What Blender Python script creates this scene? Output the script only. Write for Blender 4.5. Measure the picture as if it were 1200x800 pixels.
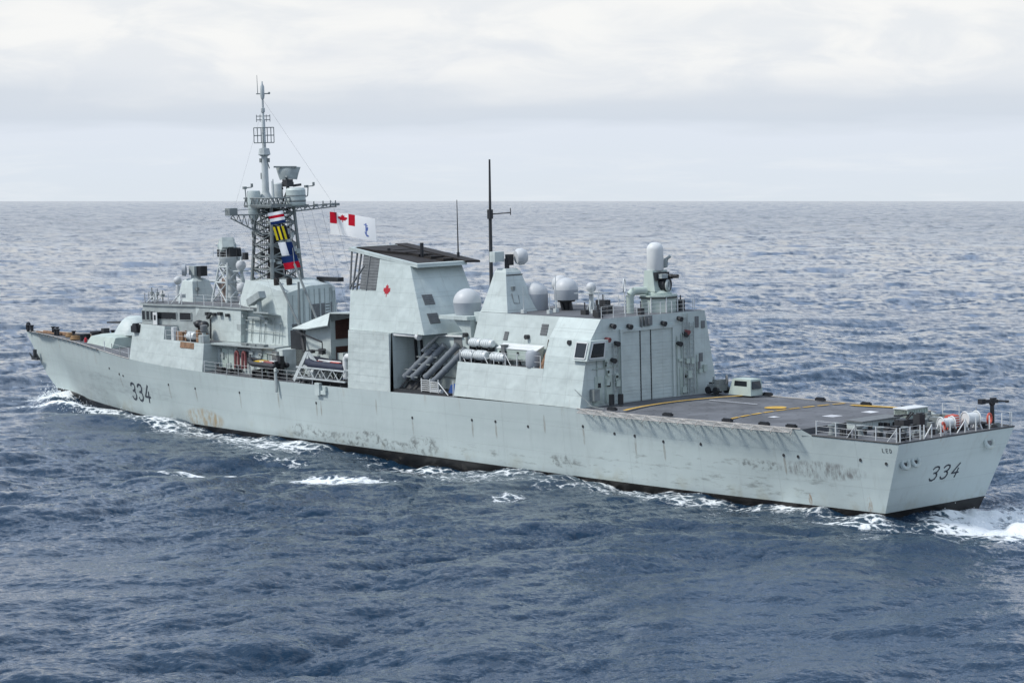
import bpy, math, random
import numpy as np
from mathutils import Vector, Matrix
random.seed(7)
R = math.radians
scene = bpy.context.scene
for o in list(bpy.data.objects): bpy.data.objects.remove(o)

# ------------------------------------------------------------------ camera
cam_d = bpy.data.cameras.new('camera')
cam_d.sensor_width = 36.0
cam_d.lens = 2720.2 / 1200 * 36.0
cam_d.clip_start = 1.0
cam_d.clip_end = 60000
cam = bpy.data.objects.new('camera', cam_d)
scene.collection.objects.link(cam)
CAM = Vector((-103.2276, 127.6057, 23.2753))
PSI, TH = -0.6991, 0.0631
fw = Vector((math.cos(PSI)*math.cos(TH), math.sin(PSI)*math.cos(TH), -math.sin(TH)))
cam.location = CAM
cam.rotation_mode = 'QUATERNION'
cam.rotation_quaternion = fw.to_track_quat('-Z', 'Y')
scene.camera = cam
scene.render.resolution_x = 1024
scene.render.resolution_y = 682

# ------------------------------------------------------------------ light: bright overcast
SUN_AZ, SUN_EL = R(62), R(48)            # azimuth from +x (bow) towards +y (port)
SD = Vector((math.cos(SUN_EL)*math.cos(SUN_AZ), math.cos(SUN_EL)*math.sin(SUN_AZ), math.sin(SUN_EL)))
sun_d = bpy.data.lights.new('sun', 'SUN')
sun_d.energy = 2.4
sun_d.angle = R(10)
sun_d.color = (1.0, 0.97, 0.92)
sun = bpy.data.objects.new('sun', sun_d)
sun.rotation_mode = 'QUATERNION'
sun.rotation_quaternion = SD.to_track_quat('Z', 'Y')
sun.location = (60, 60, 200)
scene.collection.objects.link(sun)
vs = scene.view_settings
scene.display_settings.display_device = 'sRGB'
vs.view_transform = 'Standard'; vs.look = 'None'; vs.gamma = 1.0; vs.use_curve_mapping = False
vs.exposure = 0.35

# small node helper
class NT:
    def __init__(s, tree):
        s.t = tree; s.n = tree.nodes; s.l = tree.links
    def new(s, typ, **kw):
        n = s.n.new(typ)
        for k, v in kw.items(): setattr(n, k, v)
        return n
    def link(s, a, b): s.l.new(a, b)
    def put(s, sock, v):
        if hasattr(v, 'is_output') or isinstance(v, bpy.types.NodeSocket): s.l.new(v, sock)
        else: sock.default_value = v
    def math(s, op, a, b=0.0, c=None, clamp=False):
        n = s.new('ShaderNodeMath', operation=op); n.use_clamp = clamp
        s.put(n.inputs[0], a); s.put(n.inputs[1], b)
        if c is not None: s.put(n.inputs[2], c)
        return n.outputs[0]
    def noise(s, vec, scale, detail=3.0, rough=0.55, dist=0.0):
        n = s.new('ShaderNodeTexNoise'); s.put(n.inputs['Vector'], vec)
        n.inputs['Scale'].default_value = scale; n.inputs['Detail'].default_value = detail
        n.inputs['Roughness'].default_value = rough; n.inputs['Distortion'].default_value = dist
        return n.outputs['Fac']
    def mapping(s, vec, scale=(1, 1, 1), loc=(0, 0, 0), rot=(0, 0, 0)):
        n = s.new('ShaderNodeMapping'); s.put(n.inputs['Vector'], vec)
        n.inputs['Scale'].default_value = scale; n.inputs['Location'].default_value = loc
        n.inputs['Rotation'].default_value = rot
        return n.outputs[0]
    def ramp(s, fac, stops, interp='LINEAR'):
        n = s.new('ShaderNodeValToRGB'); s.put(n.inputs[0], fac)
        cr = n.color_ramp; cr.interpolation = interp
        while len(cr.elements) < len(stops): cr.elements.new(0.5)
        for e, (p, c) in zip(cr.elements, stops):
            e.position = p; e.color = c if len(c) == 4 else (*c, 1)
        return n.outputs[0]
    def smooth(s, x, lo, hi):
        n = s.new('ShaderNodeMapRange', interpolation_type='SMOOTHSTEP')
        s.put(n.inputs['Value'], x); s.put(n.inputs['From Min'], lo); s.put(n.inputs['From Max'], hi)
        return n.outputs['Result']
    def mix(s, fac, a, b, blend='MIX'):
        n = s.new('ShaderNodeMix', data_type='RGBA', blend_type=blend)
        s.put(n.inputs[0], fac)
        for sock, v in ((n.inputs[6], a), (n.inputs[7], b)):
            if isinstance(v, tuple) and len(v) == 3: v = (*v, 1)
            s.put(sock, v)
        return n.outputs[2]

world = bpy.data.worlds.new('World'); scene.world = world
world.use_nodes = True
w = NT(world.node_tree); w.n.clear()
wo = w.new('ShaderNodeOutputWorld'); bg = w.new('ShaderNodeBackground')
bg.inputs['Strength'].default_value = 0.1
w.link(bg.outputs[0], wo.inputs[0])
sky = w.new('ShaderNodeTexSky', sky_type='NISHITA')
sky.sun_disc = False; sky.sun_elevation = SUN_EL
sky.sun_rotation = math.atan2(SD.x, SD.y)
sky.altitude = 20; sky.air_density = 1.2; sky.dust_density = 1.0; sky.ozone_density = 1.5
tc = w.new('ShaderNodeTexCoord').outputs['Generated']
sep = w.new('ShaderNodeSeparateXYZ'); w.link(tc, sep.inputs[0])
el = sep.outputs[2]
n1 = w.noise(w.mapping(tc, (9, 9, 60)), 1.0, 4, 0.5)
n2 = w.noise(w.mapping(tc, (17, 17, 52), (3, 1, 0)), 1.0, 8, 0.56, 0.5)
n3 = w.noise(w.mapping(tc, (4, 4, 9), (5, 2, 1)), 1.0, 5, 0.55)
elw = w.math('ADD', el, w.math('MULTIPLY', w.math('SUBTRACT', n1, 0.5), 0.022))
def L(c): return tuple((v/12.92 if v <= .04045 else ((v+.055)/1.055)**2.4) for v in (x/255 for x in c))
lay = w.ramp(w.math('MULTIPLY', elw, 10.0), [
    (0.0, L((221, 229, 237))), (0.10, L((222, 230, 239))), (0.27, L((224, 231, 241))),
    (0.33, L((213, 221, 231))), (0.40, L((215, 222, 231))), (0.52, L((229, 233, 238))),
    (0.70, L((234, 237, 240))), (1.0, L((237, 239, 241)))])
# soft cumulus modelling above the flat grey layer
puff = w.math('MULTIPLY', w.smooth(n2, 0.36, 0.64), w.smooth(elw, 0.036, 0.060))
lay = w.mix(w.math('MULTIPLY', puff, 0.75), lay, L((252, 251, 248)))
dk = w.math('MULTIPLY', w.smooth(n1, 0.52, 0.70), w.smooth(el, 0.04, 0.06))
lay = w.mix(w.math('MULTIPLY', dk, 0.3), lay, L((216, 222, 232)))
wisp = w.math('MULTIPLY', w.smooth(w.noise(w.mapping(tc, (12, 12, 110), (7, 3, 2)), 1.0, 6, 0.6, .3), .48, .72), w.smooth(el, .034, .010))
lay = w.mix(w.math('MULTIPLY', wisp, .5), lay, L((236, 240, 244)))
# high overcast: grey-blue cloud deck with brighter thin parts, blue showing in between
deck = w.mix(w.smooth(n3, 0.38, 0.7), (0.34, 0.48, 0.72), (0.98, 1.06, 1.16))
lay = w.mix(1.0, lay, (0.83, 0.835, 0.84), 'MULTIPLY')
mid = w.mix(w.smooth(n3, 0.35, 0.68), (0.38, 0.50, 0.72), (0.74, 0.82, 0.94))
lay = w.mix(w.smooth(el, 0.088, 0.17), lay, mid)
cl = w.mix(w.smooth(el, 0.25, 0.50), lay, deck)
cl10 = w.mix(1.0, cl, (9.4, 9.4, 9.4), 'MULTIPLY')
gap = w.math('MULTIPLY', w.smooth(n3, 0.56, 0.42), w.smooth(el, 0.12, 0.35))
w.link(w.mix(w.math('MULTIPLY', gap, 0.55), cl10, sky.outputs[0]), bg.inputs['Color'])

# ------------------------------------------------------------------ materials
def mat(name, color, rough=0.6, metal=0.0, spec=0.4):
    m = bpy.data.materials.new(name); m.use_nodes = True
    b = m.node_tree.nodes['Principled BSDF']
    b.inputs['Base Color'].default_value = (*color, 1)
    b.inputs['Roughness'].default_value = rough
    b.inputs['Metallic'].default_value = metal
    b.inputs['Specular IOR Level'].default_value = spec
    return m

def worn(name, color, rough=0.6, var=0.12, scale=1.5, rust=0.0, streak=0.0, bump=0.0, seams=0.0, dirt=(0.16, 0.16, 0.14), metal=0.0):
    """painted steel: blotchy tone, runs down the plating, rust and dented panels"""
    m = mat(name, color, rough, metal)
    t = NT(m.node_tree); b = m.node_tree.nodes['Principled BSDF']
    co = t.new('ShaderNodeTexCoord').outputs['Object']
    a = t.noise(co, scale*0.35, 4, 0.6)
    c = t.mix(t.smooth(a, 0.3, 0.7), tuple(v*(1-var) for v in color), tuple(min(1, v*(1+var*0.8)) for v in color))
    fine = t.noise(co, scale*4, 3, 0.6)
    c = t.mix(t.math('MULTIPLY', t.smooth(fine, 0.45, 0.75), var*0.9), c, tuple(v*0.7 for v in color))
    if streak:
        s = t.noise(t.mapping(co, (2.2, 2.2, 0.16)), 1.0, 4, 0.62)
        c = t.mix(t.math('MULTIPLY', t.smooth(s, 0.55, 0.78), streak), c, dirt)
    if rust:
        r1 = t.noise(t.mapping(co, (1.5, 1.5, 0.28)), 1.0, 5, 0.65)
        r2 = t.noise(co, 0.33, 3, 0.6)
        f = t.math('MULTIPLY', t.smooth(r1, 0.60, 0.74), t.smooth(r2, 0.55, 0.68))
        c = t.mix(t.math('MULTIPLY', f, rust), c, (0.23, 0.10, 0.035))
    sm_ = None
    if seams:
        sp = t.new('ShaderNodeSeparateXYZ'); t.link(co, sp.inputs[0])
        for ax, per in ((0, 2.43), (1, 2.37), (2, 1.21)):
            f = t.math('ABSOLUTE', t.math('SUBTRACT', t.math('FRACT', t.math('DIVIDE', sp.outputs[ax], per)), .5)); f = t.math('LESS_THAN', f, .022/per)
            sm_ = f if sm_ is None else t.math('MAXIMUM', sm_, f)
        c = t.mix(t.math('MULTIPLY', sm_, seams), c, tuple(v*.5 for v in color))
    t.link(c, b.inputs['Base Color'])
    if bump:
        bp = t.new('ShaderNodeBump'); bp.inputs['Strength'].default_value = bump; bp.inputs['Distance'].default_value = 0.25
        h = t.noise(co, 1.05, 1, 0.5)
        if sm_ is not None: h = t.math('ADD', h, t.math('MULTIPLY', sm_, -.12))
        t.link(h, bp.inputs['Height']); t.link(bp.outputs[0], b.inputs['Normal'])
    return m

PAINT = (0.475, 0.54, 0.525)
M = {}
M['paint'] = worn('grey_green_ship_paint', PAINT, 0.5, 0.08, 1.2, 0.5, 0.22, 0.36, 0.28)
M['upper'] = worn('pale_panel_paint', (0.485, 0.545, 0.53), 0.5, 0.08, 1.0, 0.4, 0.18, 0.36, 0.28)
M['green'] = worn('green_grey_paint', (0.40, 0.47, 0.43), 0.55, 0.1, 2.0, 0.4, 0.15, 0.2)
M['fit'] = worn('fitting_paint', (0.34, 0.38, 0.375), 0.55, 0.15, 4.0, 0.5, 0.15)
M['mast'] = worn('mast_paint', (0.20, 0.225, 0.225), 0.6, 0.2, 3.0, 0.2, 0.2)
M['mastlt'] = worn('light_lattice_paint', (0.46, 0.50, 0.50), 0.6, 0.12, 3.0, 0.2, 0.2)
M['white'] = worn('white_gloss_paint', (0.62, 0.64, 0.635), 0.45, 0.05, 3.0, 0.1, 0.05)
M['raft'] = worn('raft_casing_plastic', (0.62, 0.655, 0.65), 0.4, 0.1, 4.0, 0.25, 0.25)
M['radome'] = worn('radome_white', (0.50, 0.52, 0.53), 0.45, 0.03, 2.0)
M['radgrey'] = worn('radome_grey', (0.33, 0.36, 0.39), 0.5, 0.04, 2.0)
M['deck'] = worn('dark_deck_coating', (0.112, 0.117, 0.127), 0.8, 0.3, 0.9, 0.3, 0.0)
M['dark'] = worn('dark_fitting_metal', (0.035, 0.037, 0.04), 0.55, 0.2, 5.0, 0.3)
M['gun'] = worn('blackened_gun_metal', (0.02, 0.022, 0.026), 0.45, 0.2, 6.0)
M['soot'] = worn('sooty_brown_black', (0.022, 0.019, 0.018), 0.8, 0.3, 2.0)
M['louvre'] = worn('louvre_grey', (0.15, 0.16, 0.165), 0.7, 0.15, 6.0)
M['rustlouvre'] = worn('dark_red_brown_louvre', (0.07, 0.03, 0.022), 0.75, 0.3, 5.0)
M['glass'] = mat('dark_window_glass', (0.012, 0.015, 0.018), 0.08, 0, 0.6)
M['tube'] = worn('canister_blue_grey', (0.15, 0.17, 0.19), 0.5, 0.12, 3.0, 0.0, 0.25)
M['rope'] = worn('brown_mooring_rope', (0.22, 0.14, 0.07), 0.9, 0.25, 6.0)
M['rust'] = worn('rust_stained_steel', (0.25, 0.15, 0.09), 0.8, 0.35, 5.0)
M['net'] = worn('net_frame_beige', (0.40, 0.385, 0.36), 0.7, 0.2, 4.0, 0.4)
M['yellow'] = worn('worn_yellow_marking', (0.55, 0.34, 0.055), 0.75, 0.25, 3.0, 0.0, 0.0)
M['markwhite'] = worn('worn_white_marking', (0.55, 0.56, 0.58), 0.75, 0.25, 3.0)
M['marker'] = mat('dark_blue_grey_numeral', (0.035, 0.045, 0.06), 0.6)
M['red'] = worn('red_paint', (0.40, 0.012, 0.025), 0.5, 0.1, 4.0)
M['orange'] = worn('faded_orange_red', (0.48, 0.09, 0.06), 0.55, 0.12, 5.0)
M['hose'] = worn('pink_red_hose', (0.22, 0.075, 0.075), 0.7, 0.2, 6.0)
M['navy'] = worn('navy_blue_fabric', (0.014, 0.020, 0.042), 0.6, 0.2, 4.0)
M['blacktube'] = worn('black_rubber_tube', (0.03, 0.032, 0.037), 0.6, 0.2, 4.0)
M['boatyellow'] = worn('yellow_boat_fabric', (0.55, 0.36, 0.02), 0.7, 0.1, 4.0)
M['bluetarp'] = worn('blue_tarpaulin', (0.02, 0.07, 0.25), 0.6, 0.2, 4.0)
M['wire'] = mat('rigging_wire', (0.12, 0.13, 0.14), 0.6)
M['anchor'] = worn('anchor_iron', (0.05, 0.055, 0.06), 0.6, 0.2, 4.0, 0.4)
M['f_white'] = mat('flag_white_cloth', (0.88, 0.885, 0.89), 0.9, 0, 0.1)
M['f_red'] = mat('flag_red_cloth', (0.50, 0.012, 0.03), 0.9, 0, 0.1)
M['f_blue'] = mat('flag_blue_cloth', (0.015, 0.035, 0.12), 0.9, 0, 0.1)
M['f_yellow'] = mat('flag_yellow_cloth', (0.75, 0.60, 0.03), 0.9, 0, 0.1)
M['f_black'] = mat('flag_dark_cloth', (0.015, 0.016, 0.03), 0.9, 0, 0.1)

def deck_stains(m, base):
    t = NT(m.node_tree); b = m.node_tree.nodes['Principled BSDF']; co = t.new('ShaderNodeTexCoord').outputs['Object']
    old = b.inputs['Base Color'].links[0].from_socket
    s1 = t.noise(t.mapping(co, (.35, 1.1, 1)), 1.0, 6, .65, .6); s2 = t.noise(co, .45, 5, .6)
    c = t.mix(t.math('MULTIPLY', t.smooth(s1, .52, .70), .55), old, tuple(v*.55 for v in base))
    c = t.mix(t.math('MULTIPLY', t.smooth(s2, .55, .72), .35), c, tuple(v*1.55 for v in base))
    sp = t.new('ShaderNodeSeparateXYZ'); t.link(co, sp.inputs[0]); q = []
    for ax in (0, 1):
        f = t.math('MULTIPLY', t.math('SUBTRACT', t.math('FRACT', t.math('DIVIDE', sp.outputs[ax], 1.9)), .5), 1.9); q.append(t.math('MULTIPLY', f, f))
    c = t.mix(t.math('MULTIPLY', t.math('LESS_THAN', t.math('ADD', q[0], q[1]), .016), .75), c, (.03, .03, .032))
    t.link(c, b.inputs['Base Color'])
deck_stains(M['deck'], (0.112, 0.117, 0.127))
def hull_material():
    m = mat('weathered_hull_paint', PAINT, 0.5)
    t = NT(m.node_tree); b = m.node_tree.nodes['Principled BSDF']
    co = t.new('ShaderNodeTexCoord').outputs['Object']
    sp = t.new('ShaderNodeSeparateXYZ'); t.link(co, sp.inputs[0])
    X, Y, Z = sp.outputs
    base = (0.46, 0.53, 0.52)
    c = t.mix(t.smooth(t.noise(co, 0.12, 5, 0.6), 0.3, 0.7), tuple(v*0.93 for v in base), tuple(v*1.06 for v in base))
    # horizontal wash bands along the strakes, vertical runs
    hb = t.noise(t.mapping(co, (0.05, 0.05, 1.3)), 1.0, 5, 0.6)
    c = t.mix(t.math('MULTIPLY', t.smooth(hb, 0.5, 0.72), 0.22), c, (0.50, 0.55, 0.55))
    c = t.mix(t.math('MULTIPLY', t.smooth(hb, 0.50, 0.28), 0.16), c, (0.27, 0.33, 0.33))
    vr = t.noise(t.mapping(co, (1.3, 1.3, 0.10)), 1.0, 5, 0.65)
    c = t.mix(t.math('MULTIPLY', t.smooth(vr, 0.54, 0.8), 0.30), c, (0.24, 0.25, 0.23))
    # plate seams
    def line(coord, period, width):
        f = t.math('FRACT', t.math('DIVIDE', coord, period))
        return t.math('LESS_THAN', t.math('ABSOLUTE', t.math('SUBTRACT', f, 0.5)), width/period/2)
    seam = t.math('MAXIMUM', line(X, 7.3, 0.05), line(Z, 2.15, 0.04))
    c = t.mix(t.math('MULTIPLY', seam, 0.2), c, (0.2, 0.23, 0.23))
    def spot(xc, zc, rx, rz):
        dx = t.math('DIVIDE', t.math('SUBTRACT', X, xc), rx); dz = t.math('DIVIDE', t.math('SUBTRACT', Z, zc), rz)
        d = t.math('ADD', t.math('MULTIPLY', dx, dx), t.math('MULTIPLY', dz, dz))
        return t.math('SUBTRACT', 1.0, d, clamp=True)
    scr = t.noise(t.mapping(co, (0.55, 0.55, 2.6)), 1.0, 6, 0.68)
    grit = t.noise(t.mapping(co, (4.5, 4.5, 1.1)), 1.0, 5, 0.7)
    def stain_shade(c, spots, col, amt, tex, lo, hi):
        f = None
        for s in spots:
            v = spot(*s); f = v if f is None else t.math('MAXIMUM', f, v)
        f = t.math('MULTIPLY', t.smooth(f, 0.0, 0.6), t.smooth(tex, lo, hi))
        return t.mix(t.math('MULTIPLY', f, amt), c, col)
    # fender smudges low on the side, scraped belt near the stern
    c = stain_shade(c, [(68, 2.3, 3.2, 0.75), (58.5, 2.3, 4.2, 0.9), (50.7, 2.4, 2.4, 1.0), (33, 2.6, 2.2, 0.6), (61, 2.1, 12, .6), (12.5, 4.1, 2.5, .5)], (0.12, 0.13, 0.125), 0.75, t.noise(t.mapping(co, (1.3, 1.3, 1.5)), 1.0, 7, .72, .4), 0.46, 0.62)
    c = stain_shade(c, [(7.0, 4.15, 4.4, 0.75)], (0.15, 0.145, 0.14), 0.8, t.noise(t.mapping(co, (3.2, 3.2, .9)), 1.0, 7, .75), 0.40, 0.66)
    c = stain_shade(c, [(24, 2.4, 22, 0.9), (12, 2.7, 9, 1.0), (18, 3.4, 14, 1.2), (40, 2.4, 12, .8)], (0.13, 0.14, 0.13), 0.6, scr, 0.53, 0.70)
    c = stain_shade(c, [(109, 4.3, 9, 0.7), (103, 3.6, 7, 1.2), (96, 3.8, 6, 0.7), (113, 2.4, 5, 1.3)], (0.22, 0.255, 0.26), 0.45, scr, 0.40, 0.72)  # dark zone under the bow knuckle: shade of the flare put into colour
    c = stain_shade(c, [(86, 2.0, 4.2, 1.2), (84.5, 1.7, 2.0, .8)], (0.33, 0.21, 0.07), 0.75, t.noise(t.mapping(co, (1.6, 1.6, .7)), 1.0, 7, .72, .3), 0.40, 0.66)
    c = stain_shade(c, [(3.2, 1.9, 0.25, 0.8), (8.4, 1.9, 0.18, 0.5)], (0.26, 0.13, 0.04), 0.7, grit, 0.4, 0.6)
    c = stain_shade(c, [(x, z-.75, .13, .85) for x, z in ((103.6, 5.2), (92, 4.95), (86.6, 4.95), (78.5, 5.1), (41, 5.2), (44, 5.1), (30.5, 5.6), (24.8, 5.3), (21.8, 5.1), (10.2, 5.0), (66, 5.0), (52, 4.7), (65.3, 5.3), (72, 5.6), (35, 6.2), (57, 6.0))], (0.20, 0.17, 0.13), 0.55, grit, 0.3, 0.6)
    # faint rust and algae tint just above the boot topping
    low = t.smooth(Z, 3.0, 1.4)
    c = t.mix(t.math('MULTIPLY', t.math('MULTIPLY', low, t.smooth(t.noise(co, 0.5, 5, 0.6), 0.5, 0.7)), 0.45), c, (0.32, 0.31, 0.22))
    up = t.smooth(Z, 5.4, 6.8)
    r1 = t.noise(t.mapping(co, (0.9, 0.9, 0.14)), 1.0, 5, 0.66)
    c = t.mix(t.math('MULTIPLY', t.math('MULTIPLY', t.smooth(r1, 0.58, 0.74), up), 0.45), c, (0.26, 0.17, 0.08))
    t.link(c, b.inputs['Base Color'])
    bp = t.new('ShaderNodeBump'); bp.inputs['Strength'].default_value = 0.5; bp.inputs['Distance'].default_value = 0.1
    t.link(t.math('ADD', t.noise(t.mapping(co, (.9, .9, .55)), 1.0, 2, 0.5), t.math('MULTIPLY', seam, .25)), bp.inputs['Height']); t.link(bp.outputs[0], b.inputs['Normal'])
    return m
M['hull'] = hull_material()
M['boot'] = worn('black_boot_topping', (0.014, 0.013, 0.012), 0.35, 0.3, 1.5, 0.25, 0.0)

# ------------------------------------------------------------------ mesh builder
class MB:
    def __init__(s): s.v = []; s.f = []; s.m = []; s.xf = None; s.mi = 0
    def pt(s, p):
        p = Vector(p)
        if s.xf is not None: p = s.xf @ p
        s.v.append(p); return len(s.v)-1
    def face(s, idx): s.f.append(tuple(idx)); s.m.append(s.mi)
    def poly(s, pts): s.face([s.pt(p) for p in pts]); return s
    def loft(s, rings, cap=True, closed=True):
        ids = [[s.pt(p) for p in r] for r in rings]
        n = len(ids[0])
        for a, b in zip(ids, ids[1:]):
            for i in range(n if closed else n-1):
                j = (i+1) % n
                s.face((a[i], a[j], b[j], b[i]))
        if cap and closed:
            s.face(ids[0][::-1]); s.face(ids[-1])
        return s
    def hexa(s, p):       # p: 4 bottom points, 4 top points
        return s.loft([p[:4], p[4:]])
    def box(s, x0, x1, y0, y1, z0, z1):
        return s.hexa([(x0,y0,z0),(x1,y0,z0),(x1,y1,z0),(x0,y1,z0),(x0,y0,z1),(x1,y0,z1),(x1,y1,z1),(x0,y1,z1)])
    def cbox(s, c, d):
        return s.box(c[0]-d[0]/2, c[0]+d[0]/2, c[1]-d[1]/2, c[1]+d[1]/2, c[2]-d[2]/2, c[2]+d[2]/2)
    def prism(s, poly, z0, z1):
        return s.loft([[(x, y, z0) for x, y in poly], [(x, y, z1) for x, y in poly]])
    def tube(s, a, b, r0, r1=None, n=8):
        r1 = r0 if r1 is None else r1
        a = Vector(a); b = Vector(b); d = (b-a)
        if d.length < 1e-6: return s
        q = d.to_track_quat('Z', 'Y')
        rings = []
        for p, r in ((a, r0), (b, r1)):
            rings.append([p + q @ Vector((r*math.cos(2*math.pi*i/n), r*math.sin(2*math.pi*i/n), 0)) for i in range(n)])
        return s.loft(rings)
    def path(s, pts, r, n=6):
        for a, b in zip(pts, pts[1:]): s.tube(a, b, r, r, n)
        return s
    def lathe(s, prof, c=(0, 0, 0), axis=(0, 0, 1), n=24):
        q = Vector(axis).to_track_quat('Z', 'Y'); c = Vector(c)
        rings = [[c + q @ Vector((max(r, 1e-4)*math.cos(2*math.pi*i/n), max(r, 1e-4)*math.sin(2*math.pi*i/n), z)) for i in range(n)] for r, z in prof]
        return s.loft(rings)
    def sphere(s, c, r, n=16, k=9, sc=1.0):
        return s.lathe([(r*math.sin(math.pi*i/k), -r*sc*math.cos(math.pi*i/k)) for i in range(k+1)], c, n=n)
    def torus(s, c, R_, r, axis=(0, 0, 1), n=20, m=8):
        q = Vector(axis).to_track_quat('Z', 'Y'); c = Vector(c)
        ids = []
        for i in range(n):
            a = 2*math.pi*i/n
            ids.append([s.pt(c + q @ Vector(((R_+r*math.cos(2*math.pi*j/m))*math.cos(a), (R_+r*math.cos(2*math.pi*j/m))*math.sin(a), r*math.sin(2*math.pi*j/m)))) for j in range(m)])
        for i in range(n):
            for j in range(m):
                A, B = ids[i], ids[(i+1) % n]
                s.face((A[j], B[j], B[(j+1) % m], A[(j+1) % m]))
        return s
    def bar(s, a, b, wdt, up=(0, 0, 1), thick=None):
        """flat bar of rectangular section"""
        a = Vector(a); b = Vector(b); d = (b-a).normalized(); up = Vector(up)
        sd = d.cross(up).normalized(); up2 = sd.cross(d).normalized()
        t = wdt if thick is None else thick
        o = [sd*wdt/2+up2*t/2, -sd*wdt/2+up2*t/2, -sd*wdt/2-up2*t/2, sd*wdt/2-up2*t/2]
        return s.loft([[a+k for k in o], [b+k for k in o]])
    def build(s, name, material, parent=None, loc=None, smooth=0.6):
        me = bpy.data.meshes.new(name)
        L0 = Vector(loc) if loc is not None else Vector((0, 0, 0))
        me.from_pydata([tuple(p-L0) for p in s.v], [], s.f)
        mats = material if isinstance(material, list) else [material]
        for m_ in mats: me.materials.append(m_)
        if len(mats) > 1: me.polygons.foreach_set('material_index', s.m)
        import bmesh
        bm = bmesh.new(); bm.from_mesh(me)
        bmesh.ops.recalc_face_normals(bm, faces=bm.faces)
        bm.to_mesh(me); bm.free()
        if smooth:
            me.polygons.foreach_set('use_smooth', [True]*len(me.polygons))
            me.set_sharp_from_angle(angle=smooth)
        me.update()
        o = bpy.data.objects.new(name, me); scene.collection.objects.link(o)
        attach(o, parent, L0)
        return o

    def scatter(s, name, material, parent):
        """one object for every separate piece"""
        par = list(range(len(s.v)))
        def find(a):
            while par[a] != a: par[a] = par[par[a]]; a = par[a]
            return a
        for f in s.f:
            for k in f[1:]: par[find(k)] = find(f[0])
        groups = {}
        for f in s.f: groups.setdefault(find(f[0]), []).append(f)
        for fs in groups.values():
            q = MB(); mp = {}
            for f in fs:
                for k in f:
                    if k not in mp: mp[k] = len(q.v); q.v.append(s.v[k])
                q.f.append(tuple(mp[k] for k in f)); q.m.append(0)
            c = sum(q.v, Vector((0, 0, 0)))/len(q.v); q.build(name, material, parent, c)

ORG = {}          # origin of each object in ship coordinates
HEEL = -0.0315    # the ship leans a little to port
def attach(o, parent, loc):
    loc = Vector(loc); ORG[o.name] = loc
    if parent is None: o.location = loc
    else: o.parent = parent; o.location = loc - ORG[parent.name]
    return o
def tag(o, label=None, cat=None, group=None, kind=None):
    if label: o['label'] = label
    if cat: o['category'] = cat
    if group: o['group'] = group
    if kind: o['kind'] = kind
    return o
RX = Matrix.Rotation(HEEL, 3, 'X')
def aboard(o, p, rz=0.0):
    """set a top-level thing down at ship position p"""
    o.location = RX @ Vector(p); o.rotation_mode = 'ZYX'; o.rotation_euler = (HEEL, 0, rz)
    return o
def thing(name, p, label, cat, group=None, rz=0.0):
    o = bpy.data.objects.new(name, None); scene.collection.objects.link(o)
    ORG[o.name] = Vector((0, 0, 0))
    o.empty_display_size = 0.5
    aboard(o, p, rz); tag(o, label, cat, group)
    return o
def solo(mb, name, material, p, label, cat, group=None, rz=0.0):
    o = mb.build(name, material); aboard(o, p, rz); tag(o, label, cat, group)
    return o
def copy_tree(o, parent=None):
    c = o.copy(); scene.collection.objects.link(c)
    ORG[c.name] = ORG.get(o.name, Vector((0, 0, 0)))
    if parent is not None: c.parent = parent
    for ch in [k for k in bpy.data.objects if k.parent == o]: copy_tree(ch, c)
    return c
# ------------------------------------------------------------------ hull lines (x from stern to bow, y to port, z up)
def itp(tab):
    xs = np.array([a for a, _ in tab], float); ys = np.array([b for _, b in tab], float)
    d = np.gradient(ys, xs)
    def f(x):
        x = min(max(x, xs[0]), xs[-1]); i = min(int(np.searchsorted(xs, x, 'right')-1), len(xs)-2)
        h = xs[i+1]-xs[i]; t = (x-xs[i])/h
        return float((2*t**3-3*t**2+1)*ys[i]+(t**3-2*t**2+t)*h*d[i]+(-2*t**3+3*t**2)*ys[i+1]+(t**3-t**2)*h*d[i+1])
    return f
f_bd = itp([(0,6.24),(4,6.7),(8,7.05),(14,7.45),(20,7.72),(30,7.93),(40,8.05),(55,8.1),(70,8.1),(80,8.05),(88,7.85),(94,7.45),(100,6.9),(104,6.3),(108,5.55),(113,4.5),(117,3.55),(121,2.6),(125,1.75),(129,.95),(132,.42),(134.1,.03)])
def f_zd(x):
    if x < 7.3: return 6.57+0.012*x
    if x < 8.3: return 6.66+(x-7.3)*0.36
    return zd2(x)
zd2 = itp([(8.3,7.02),(15,7.0),(25,6.92),(32,6.95),(45,6.85),(60,6.68),(75,6.62),(88,6.72),(94,6.82),(100,7.02),(108,7.38),(114,7.6),(121,7.72),(128,7.8),(134.1,7.85)])
f_bw = itp([(0,5.2),(2,5.42),(9,6.0),(20,6.95),(35,7.55),(47,7.75),(61,7.8),(75,7.6),(85,7.05),(97,5.85),(107,4.05),(115,2.5),(121,1.25),(127.5,.03),(134.1,.03)])
f_zp = itp([(0,1.5),(70,1.5),(85,1.35),(100,1.2),(112,1.3),(120,1.5),(127.5,1.75),(134.1,1.75)])
def stem_x(z):        # profile of the stem
    t = [(-3,122.6),(0,125.4),(1.75,127.5),(3,129.5),(4.83,131.35),(6.67,133.1),(7.85,134.1)]
    return float(np.interp(z, [a for a, _ in t], [b for _, b in t]))
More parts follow.
